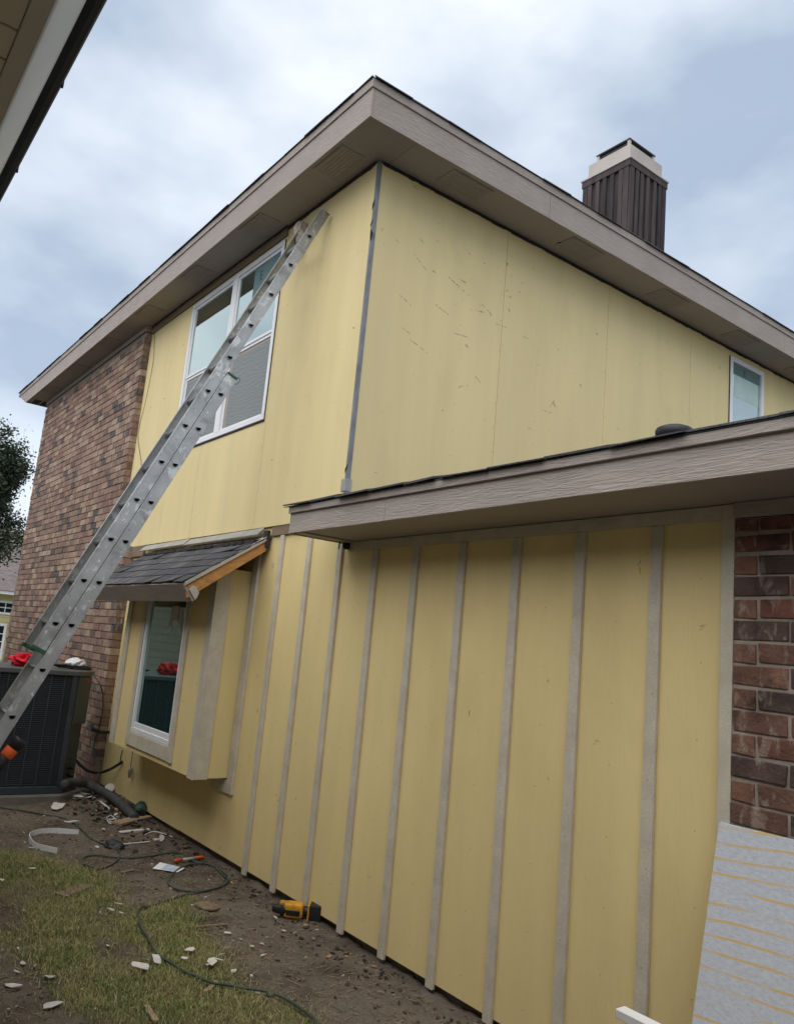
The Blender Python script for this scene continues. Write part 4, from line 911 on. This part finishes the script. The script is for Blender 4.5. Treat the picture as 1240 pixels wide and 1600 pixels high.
stick('wood_splinter', (728, 645), (846, 634), .010, .005, 'oldwood', 'thin brown stick on bare soil near the yellow tool')
stick('wood_splinter', (450, 435), (500, 427), .014, .004, 'oldwood', 'small brown sliver beside the cord loop')
stick('wood_splinter', (368, 195), (410, 218), .010, .004, 'chip', 'thin white stick near the drain pipe')
flat('bark_piece', 772, 570, .085, .055, .3, 'oldwood', 'flat round brown bark piece on the soil', 'bark', None, .006, 10, .08, .006, (0, 0))
flat('wood_flake', 345, 447, .05, .03, .3, 'straw', 'tan wood flake on the edge of the grass', 'wood scrap', None, .004, 5)
for (pts_, lb_) in (([(450, 338), (500, 332), (560, 328)], 'short white wire lying straight on the soil'), ([(540, 300), (570, 292), (610, 298), (640, 320)], 'white wire bent in an arc on the soil'), ([(395, 240), (415, 232), (435, 250), (410, 258), (400, 246)], 'small crumpled ring of white wire')):
    p_ = [gp(*c2(*q_)) for q_ in pts_]
    for v in p_: v.z += .010
    tag(MB().tube(smooth_path(p_, 5), .0035, 6).build('white_wire', 'white', None, True), lb_, 'wire')
M['bagblack'] = mat('black_bag', (.03, .032, .036), .5, .3, 14, bump=.5, bscale=30)
q = gp(*c2(428, 342)); tag(blob('black_bag_scrap', (q.x, q.y, q.z+.012), (.10, .06, .03), 'bagblack', sub=3, amp=.6, fr=2.3, seed=5), 'crumpled black plastic scrap beside the cord', 'plastic scrap')
db = MB()
for i in range(330):
    p = Vector((-3.15+random.gauss(0, .6), -.24+random.gauss(0, .15), 0))
    if p.y > -.03 or p.x < -3.9: continue
    p.z = gh(p.x, p.y)+.010; a = random.uniform(0, 6.283); l_ = random.uniform(.004, .024); w_ = l_*random.uniform(.3, .8)
    db.obox(p, (l_*math.cos(a), l_*math.sin(a), random.uniform(-.3, .3)*l_), (-w_*math.sin(a), w_*math.cos(a), random.uniform(-.3, .3)*w_), (0, 0, random.uniform(.002, .008)), random.choice((0, 0, 0, 0, 1, 1, 1, 2, 3)))
for i in range(260):
    p = Vector((random.uniform(-2.6, 1.8), -.02-abs(random.gauss(0, .16)), 0)); p.z = gh(p.x, p.y)+.006; a = random.uniform(0, 6.283); l_ = random.uniform(.003, .016); w_ = l_*random.uniform(.3, .8)
    db.obox(p, (l_*math.cos(a), l_*math.sin(a), random.uniform(-.3, .3)*l_), (-w_*math.sin(a), w_*math.cos(a), random.uniform(-.3, .3)*w_), (0, 0, random.uniform(.001, .003)), random.choice((0, 0, 0, 1, 1, 1, 3)))
tag(db.build('rubble', [mat('black_soil', (.022, .019, .017), .95, .3, 20), mat('dark_leaf', (.07, .052, .038), .9, .3, 20), mat('pale_rubble', (.42, .40, .36), .9, .2, 20), 'straw']), 'dark rubble and leaf litter along the foot of the wall', 'rubble', kind='stuff')
# printed leaflet and orange knife
lf = thing('leaflet', 'printed paper leaflet lying on the soil by the cord', 'leaflet', gp(*c2(627, 424)))
M['leaf_blue'] = mat('leaflet_blue', (.40, .50, .62), .6, .15, 20, spots=[((.75, .72, .6), .5, .6, 18, (1, 1, 1), .8)])
C4 = [gp(*c2(x, y)) for x, y in ((596, 405), (688, 427), (662, 442), (568, 428))]
for v in C4: v.z = gp(*c2(627, 424)).z+.012
MB().prism(C4, (0, 0, .002)).build('sheet', 'paper', lf)
q = [C4[0].lerp(C4[1], .25), C4[1].lerp(C4[0], .08), C4[2].lerp(C4[3], .10), C4[3].lerp(C4[2], .3)]; q = [a.lerp((q[0]+q[2])/2, .12)+Vector((0, 0, .0022)) for a in q]
MB().prism(q, (0, 0, .0006)).build('print', 'leaf_blue', lf)
a, b = gp(*c2(648, 404)), gp(*c2(760, 386)); a.z += .018; b.z += .018; t = (b-a).normalized(); ln = (b-a).length
kn = thing('utility_knife', 'small orange and white knife on the soil at the cord loop', 'knife', a)
MB().tube([a, a+t*.012, a+t*ln*.26], [.006, .013, .012], 10).build('handle_end', 'orange', kn, True); MB().tube([a+t*ln*.262, a+t*ln*.72], [.010, .0095], 10).build('barrel', 'chim_metal', kn, True); MB().tube([a+t*ln*.722, b-t*.01, b], [.0115, .011, .004], 10).build('cap', 'orange', kn, True)
# yellow cordless tool
def c7(x, y): return (400+x/8.857, 1390+y/8.857)
A = gp(*c7(250, 370)); B = gp(*c7(880, 440)); A.z = B.z = gh(A.x, A.y)+.050; t = (B-A); ln = t.length; t.normalize(); s_ = t.cross(Vector((0, 0, 1))).normalized(); u = Vector((0, 0, 1))
tw = thing('cordless_tool', 'yellow and black cordless power tool lying against the foot of the battens', 'power tool', A-Vector((0, 0, .05)))
Q = lambda f_: A+t*(ln*f_)
MB().lathe(Q(-.06), [(.014, 0), (.024, .012), (.030, .05), (.036, .075)], 16, t).build('nose', 'black', tw, True)
MB().lathe(Q(.13), [(.034, 0), (.041, .008), (.041, .045), (.036, .055)], 16, t).build('collar', 'black', tw, True)
MB().obox(Q(.42)+u*.004, t*.058, s_*.040, u*.042).build('body', 'toolyellow', tw, bevel=.016, seg=3)
MB().obox(Q(.20)+u*.034, t*.028, s_*.022, u*.012).build('nose_cover', 'toolyellow', tw, bevel=.007, seg=2)
MB().obox(Q(.42)-s_*.0+u*-.006-s_*.041, t*.042, s_*.004, u*.014).build('side_panel', 'black', tw, bevel=.003)
MB().obox(Q(.42)+s_*.0415-u*.004, t*.042, s_*.004, u*.016).build('side_panel', 'black', tw, bevel=.003)
MB().lathe(Q(.57), [(.030, 0), (.030, .04), (.027, .06)], 14, t).build('grip', 'black', tw, True)
MB().obox(Q(.76)+u*.0, t*.008, s_*.048, u*.050).build('battery_mount', 'toolyellow', tw, bevel=.004)
MB().obox(Q(.90)+u*.0, t*.040, s_*.050, u*.052).build('battery', 'black', tw, bevel=.008, seg=2)

# ------------------------------------------------------------------ leaning fibre board, sawhorse with white board
bx0, bx1 = 2.763, 3.95
ln_b = (-.03, 1.082); fl_b = (-.285, GZ-.004)
MB_ = MB().hexa([(bx0, fl_b[0]-.008, fl_b[1]), (bx1, fl_b[0]-.008, fl_b[1]), (bx1, fl_b[0], fl_b[1]), (bx0, fl_b[0], fl_b[1]), (bx0, ln_b[0]-.011, ln_b[1]), (bx1, ln_b[0]-.011, ln_b[1]), (bx1, ln_b[0]-.001, ln_b[1]+.002), (bx0, ln_b[0]-.001, ln_b[1]+.002)])
tag(MB_.build('fibre_cement_sheet', 'fibre', None), 'blue grey fibre cement sheet with yellow stripes leaning on the red brick', 'board')
sh = thing('sawhorse', 'wooden sawhorse in front of the leaning striped sheet', 'sawhorse', (3.3, -.75, GZ))
MB().box(2.98, 3.85, -.77, -.73, .53, .615).build('beam', 'sawhorse', sh, bevel=.003)
for x in (3.08, 3.75):
    for sy in (-1, 1):
        MB().hexa([(x-.02, -.75+sy*.26-.02, GZ-.01), (x+.02, -.75+sy*.26-.02, GZ-.01), (x+.02, -.75+sy*.26+.02, GZ-.01), (x-.02, -.75+sy*.26+.02, GZ-.01), (x-.02, -.75+sy*.04-.02, .56), (x+.02, -.75+sy*.04-.02, .56), (x+.02, -.75+sy*.04+.02, .56), (x-.02, -.75+sy*.04+.02, .56)]).build('leg', 'sawhorse', sh, bevel=.003)
tag(MB().box(2.893, 4.0, -.772, -.73, .6155, .640).build('white_board', 'white_board', None, bevel=.002), 'white primed trim board laid along the sawhorse', 'board')

# ------------------------------------------------------------------ neighbour's eave overhead
nb = thing('neighbour_house', 'tan sided neighbour house with a white gutter along its eave', 'house', (-2, -3.5, 0))
NZ = 2.75
NY = lambda y, z=2.75: CAM.y+(y-CAM.y)*(z-CAM.z)/2.42
NX0, NX1, NW = -16.0, 9.0, -3.55
bx('wall', 'cladding_tan', nb, NX0, NX1, -8.0, NW, -.1, NZ+.02, bevel=0)
for i in range(18):
    z = .03+i*.15; MB().hexa([(NX0, NW-.0+.022, z), (NX1, NW+.022, z), (NX1, NW+.0005, z), (NX0, NW+.0005, z), (NX0, NW+.006, z+.158), (NX1, NW+.006, z+.158), (NX1, NW+.0005, z+.158), (NX0, NW+.0005, z+.158)]).build('lap_board', 'cladding_tan', nb)
x = NX0-.2; ye_ = NY(-2.502)
while x < NX1+.2:
    MB().box(x, x+.104, NW+.001, ye_, NZ, NZ+.016).build('soffit_board', 'nb_tan', nb, bevel=.003); x += .111
bx('soffit_backing', 'dark_gap', nb, NX0-.2, NX1+.2, NW+.001, ye_, NZ+.0165, NZ+.02, bevel=0)
bx('fascia_board', 'nb_taupe', nb, NX0-.2, NX1+.2, ye_+.0003, NY(-2.43), NZ-.003, NZ+.11)
prof = [(-2.4297, NZ+.13), (-2.4297, NZ), (-2.424, NZ-.003), (-2.412, NZ+.004), (-2.394, NZ+.022), (-2.372, NZ+.05), (-2.352, NZ+.078), (-2.338, NZ+.104), (-2.331, NZ+.13)]
MB().prism([(NX0-.25, NY(y, z), z) for y, z in prof], (NX1-NX0+.5, 0, 0)).build('gutter', 'gutterwhite', nb, True)
MB().prism([(NX0-.25, NY(y, z), z) for y, z in [(-2.331, NZ+.1305), (-2.30, NZ+.128), (-2.275, NZ+.135), (-2.268, NZ+.15), (-2.272, NZ+.165), (-2.331, NZ+.165)]], (NX1-NX0+.5, 0, 0)).build('drip_edge', 'gutterdark', nb)
for x in (-6.1, -3, .55, 1.95, 2.45, 5): bx('gutter_strap', 'gutterdark', nb, x, x+.008, NY(-2.275, NZ+.15), NY(-2.264, NZ+.15), NZ+.138, NZ+.16)
ry = NY(-2.30, NZ+.165)
MB().hexa([(NX0-.25, ry, NZ+.1655), (NX1+.25, ry, NZ+.1655), (NX1+.25, -5.9, NZ+1.1), (NX0-.25, -5.9, NZ+1.1), (NX0-.25, ry, NZ+.18), (NX1+.25, ry, NZ+.18), (NX1+.25, -5.9, NZ+1.14), (NX0-.25, -5.9, NZ+1.14)]).build('roof', 'shingle', nb)

# ------------------------------------------------------------------ far house and tree
FX = -24.0; fy1 = 8.2
fh = thing('far_house', 'single storey pale yellow house with grey roof beyond the brick wall', 'house', (FX-3, 3, GZ))
bx('wall', 'farwall', fh, FX-7, FX, -4.5, fy1, GZ-.1, 2.36, bevel=0)
for i in range(15): bx('lap_board', 'farwall', fh, FX+.0005, FX+.016, -4.4, 3.95, .02+i*.155, .02+i*.155+.147, bevel=.004)
bx('fascia_board', 'white', fh, FX-.02, FX+.42, -5, fy1+.5, 2.30, 2.42)
MB().add([(FX+.46, -5.1, 2.42), (FX+.46, fy1+.6, 2.42), (FX-7.4, fy1+.6, 2.42), (FX-7.4, -5.1, 2.42), (FX-3.4, -1.2, 4.15), (FX-3.4, fy1-3.3, 4.15)], [(0, 1, 5, 4), (1, 2, 5), (2, 3, 4, 5), (3, 0, 4), (3, 2, 1, 0)]).build('roof', 'farroof', fh)
MB().add([(FX-2.2, .5, 2.9), (FX-2.2, 7.5, 2.9), (FX-9, 7.5, 2.9), (FX-9, .5, 2.9), (FX-5.5, .5, 5.0), (FX-5.5, 7.5, 5.0)], [(0, 1, 5, 4), (2, 3, 4, 5), (1, 2, 5), (3, 0, 4), (3, 2, 1, 0)]).build('rear_roof', mat('pale_grey_shingle', (.26, .235, .225), .9, .15, 6, fine=.3), fh)
def fwin(y0, y1, z0, z1, nyb, nzb, nm='window'):
    w_ = MB(); t_ = .07
    w_.box(FX+.017, FX+.05, y0, y1, z1-t_, z1); w_.box(FX+.017, FX+.05, y0, y1, z0, z0+t_); w_.box(FX+.017, FX+.05, y0, y0+t_, z0+t_, z1-t_); w_.box(FX+.017, FX+.05, y1-t_, y1, z0+t_, z1-t_)
    w_ = w_.build('window', 'white', fh)
    bx('pane', 'glass_far', w_, FX+.0175, FX+.026, y0+t_, y1-t_, z0+t_, z1-t_, bevel=0)
    for i in range(1, nyb): y = y0+t_+(y1-y0-2*t_)*i/nyb; bx('glazing_bar', 'white', w_, FX+.0265, FX+.036, y-.013, y+.013, z0+t_, z1-t_, bevel=0)
    for i in range(1, nzb): z = z0+t_+(z1-z0-2*t_)*i/nzb; bx('glazing_bar', 'white', w_, FX+.0266, FX+.0355, y0+t_, y1-t_, z-.013, z+.013, bevel=0)
fwin(1.6, 3.0, 1.66, 2.10, 6, 2); fwin(1.5, 2.86, .22, 1.36, 5, 4)
bx('corner_trim', 'white', fh, FX+.0005, FX+.03, 3.0, 3.1, GZ, 1.45)
MB().hexa([(FX, 2.95, 1.52), (FX+.5, 2.95, 1.42), (FX+.5, 4.2, 1.42), (FX, 4.2, 1.52), (FX, 2.95, 1.74), (FX+.5, 2.95, 1.47), (FX+.5, 4.2, 1.47), (FX, 4.2, 1.74)]).build('awning_roof', 'farroof', fh)
# tree
TX, TY = -17.0, -.42
tree = thing('oak_tree', 'dark leafy tree standing left of the brick wall before the far house', 'tree', (TX, TY, GZ))
rnd = random.Random(11)
tr = MB(); tr.tube([(TX, TY, GZ-.1), (TX+.05, TY+.03, 1.0), (TX-.02, TY+.02, 2.0), (TX+.02, TY+.1, 3.2), (TX, TY+.15, 4.6)], [.22, .17, .15, .11, .04], 10)
tips = []
for i in range(26):
    a = rnd.uniform(0, 6.283); z0_ = rnd.uniform(2.7, 4.3); l_ = rnd.uniform(1.0, 1.9)*(1.12-.13*(z0_-2)); el = rnd.uniform(.05, .9)
    p0 = Vector((TX, TY+.08, z0_)); p2 = p0+Vector((math.cos(a)*l_*math.cos(el), math.sin(a)*l_*math.cos(el), l_*math.sin(el)+.25)); p1 = (p0+p2)/2+Vector((0, 0, -.12+rnd.uniform(-.1, .1)))
    tr.tube(smooth_path([p0, p1, p2], 3), [.05, .045, .04, .032, .026, .018, .010], 6)
    tips += [p1.lerp(p2, .4), p2, p2+Vector((rnd.uniform(-.35, .35), rnd.uniform(-.35, .35), rnd.uniform(-.1, .4)))]
    for k in range(3):
        q = p1.lerp(p2, rnd.uniform(.3, 1)); e2 = q+Vector((rnd.uniform(-.5, .5), rnd.uniform(-.5, .5), rnd.uniform(-.15, .5))); tr.tube([q, (q+e2)/2+Vector((0, 0, .03)), e2], [.015, .011, .005], 5); tips.append(e2)
tr.build('trunk', 'bark', tree, True)
lf_ = MB()
for tp_ in tips:
    r_ = rnd.uniform(.22, .46)
    for k in range(rnd.randrange(300, 480)):
        v = Vector((rnd.gauss(0, .5), rnd.gauss(0, .5), rnd.gauss(0, .42)))*r_; c = tp_+v
        a = Vector((rnd.uniform(-1, 1), rnd.uniform(-1, 1), rnd.uniform(-.6, .6))).normalized(); b = a.cross(Vector((rnd.uniform(-1, 1), rnd.uniform(-1, 1), rnd.uniform(-1, 1)))).normalized(); s_ = rnd.uniform(.03, .06)
        lf_.add([c-a*s_, c+b*s_*.5, c+a*s_, c-b*s_*.5], [(0, 1, 2, 3)])
me = bpy.data.meshes.new('crown'); me.from_pydata(lf_.v, [], lf_.f); me.materials.append(M['leaf']); link(bpy.data.objects.new('crown', me), tree)
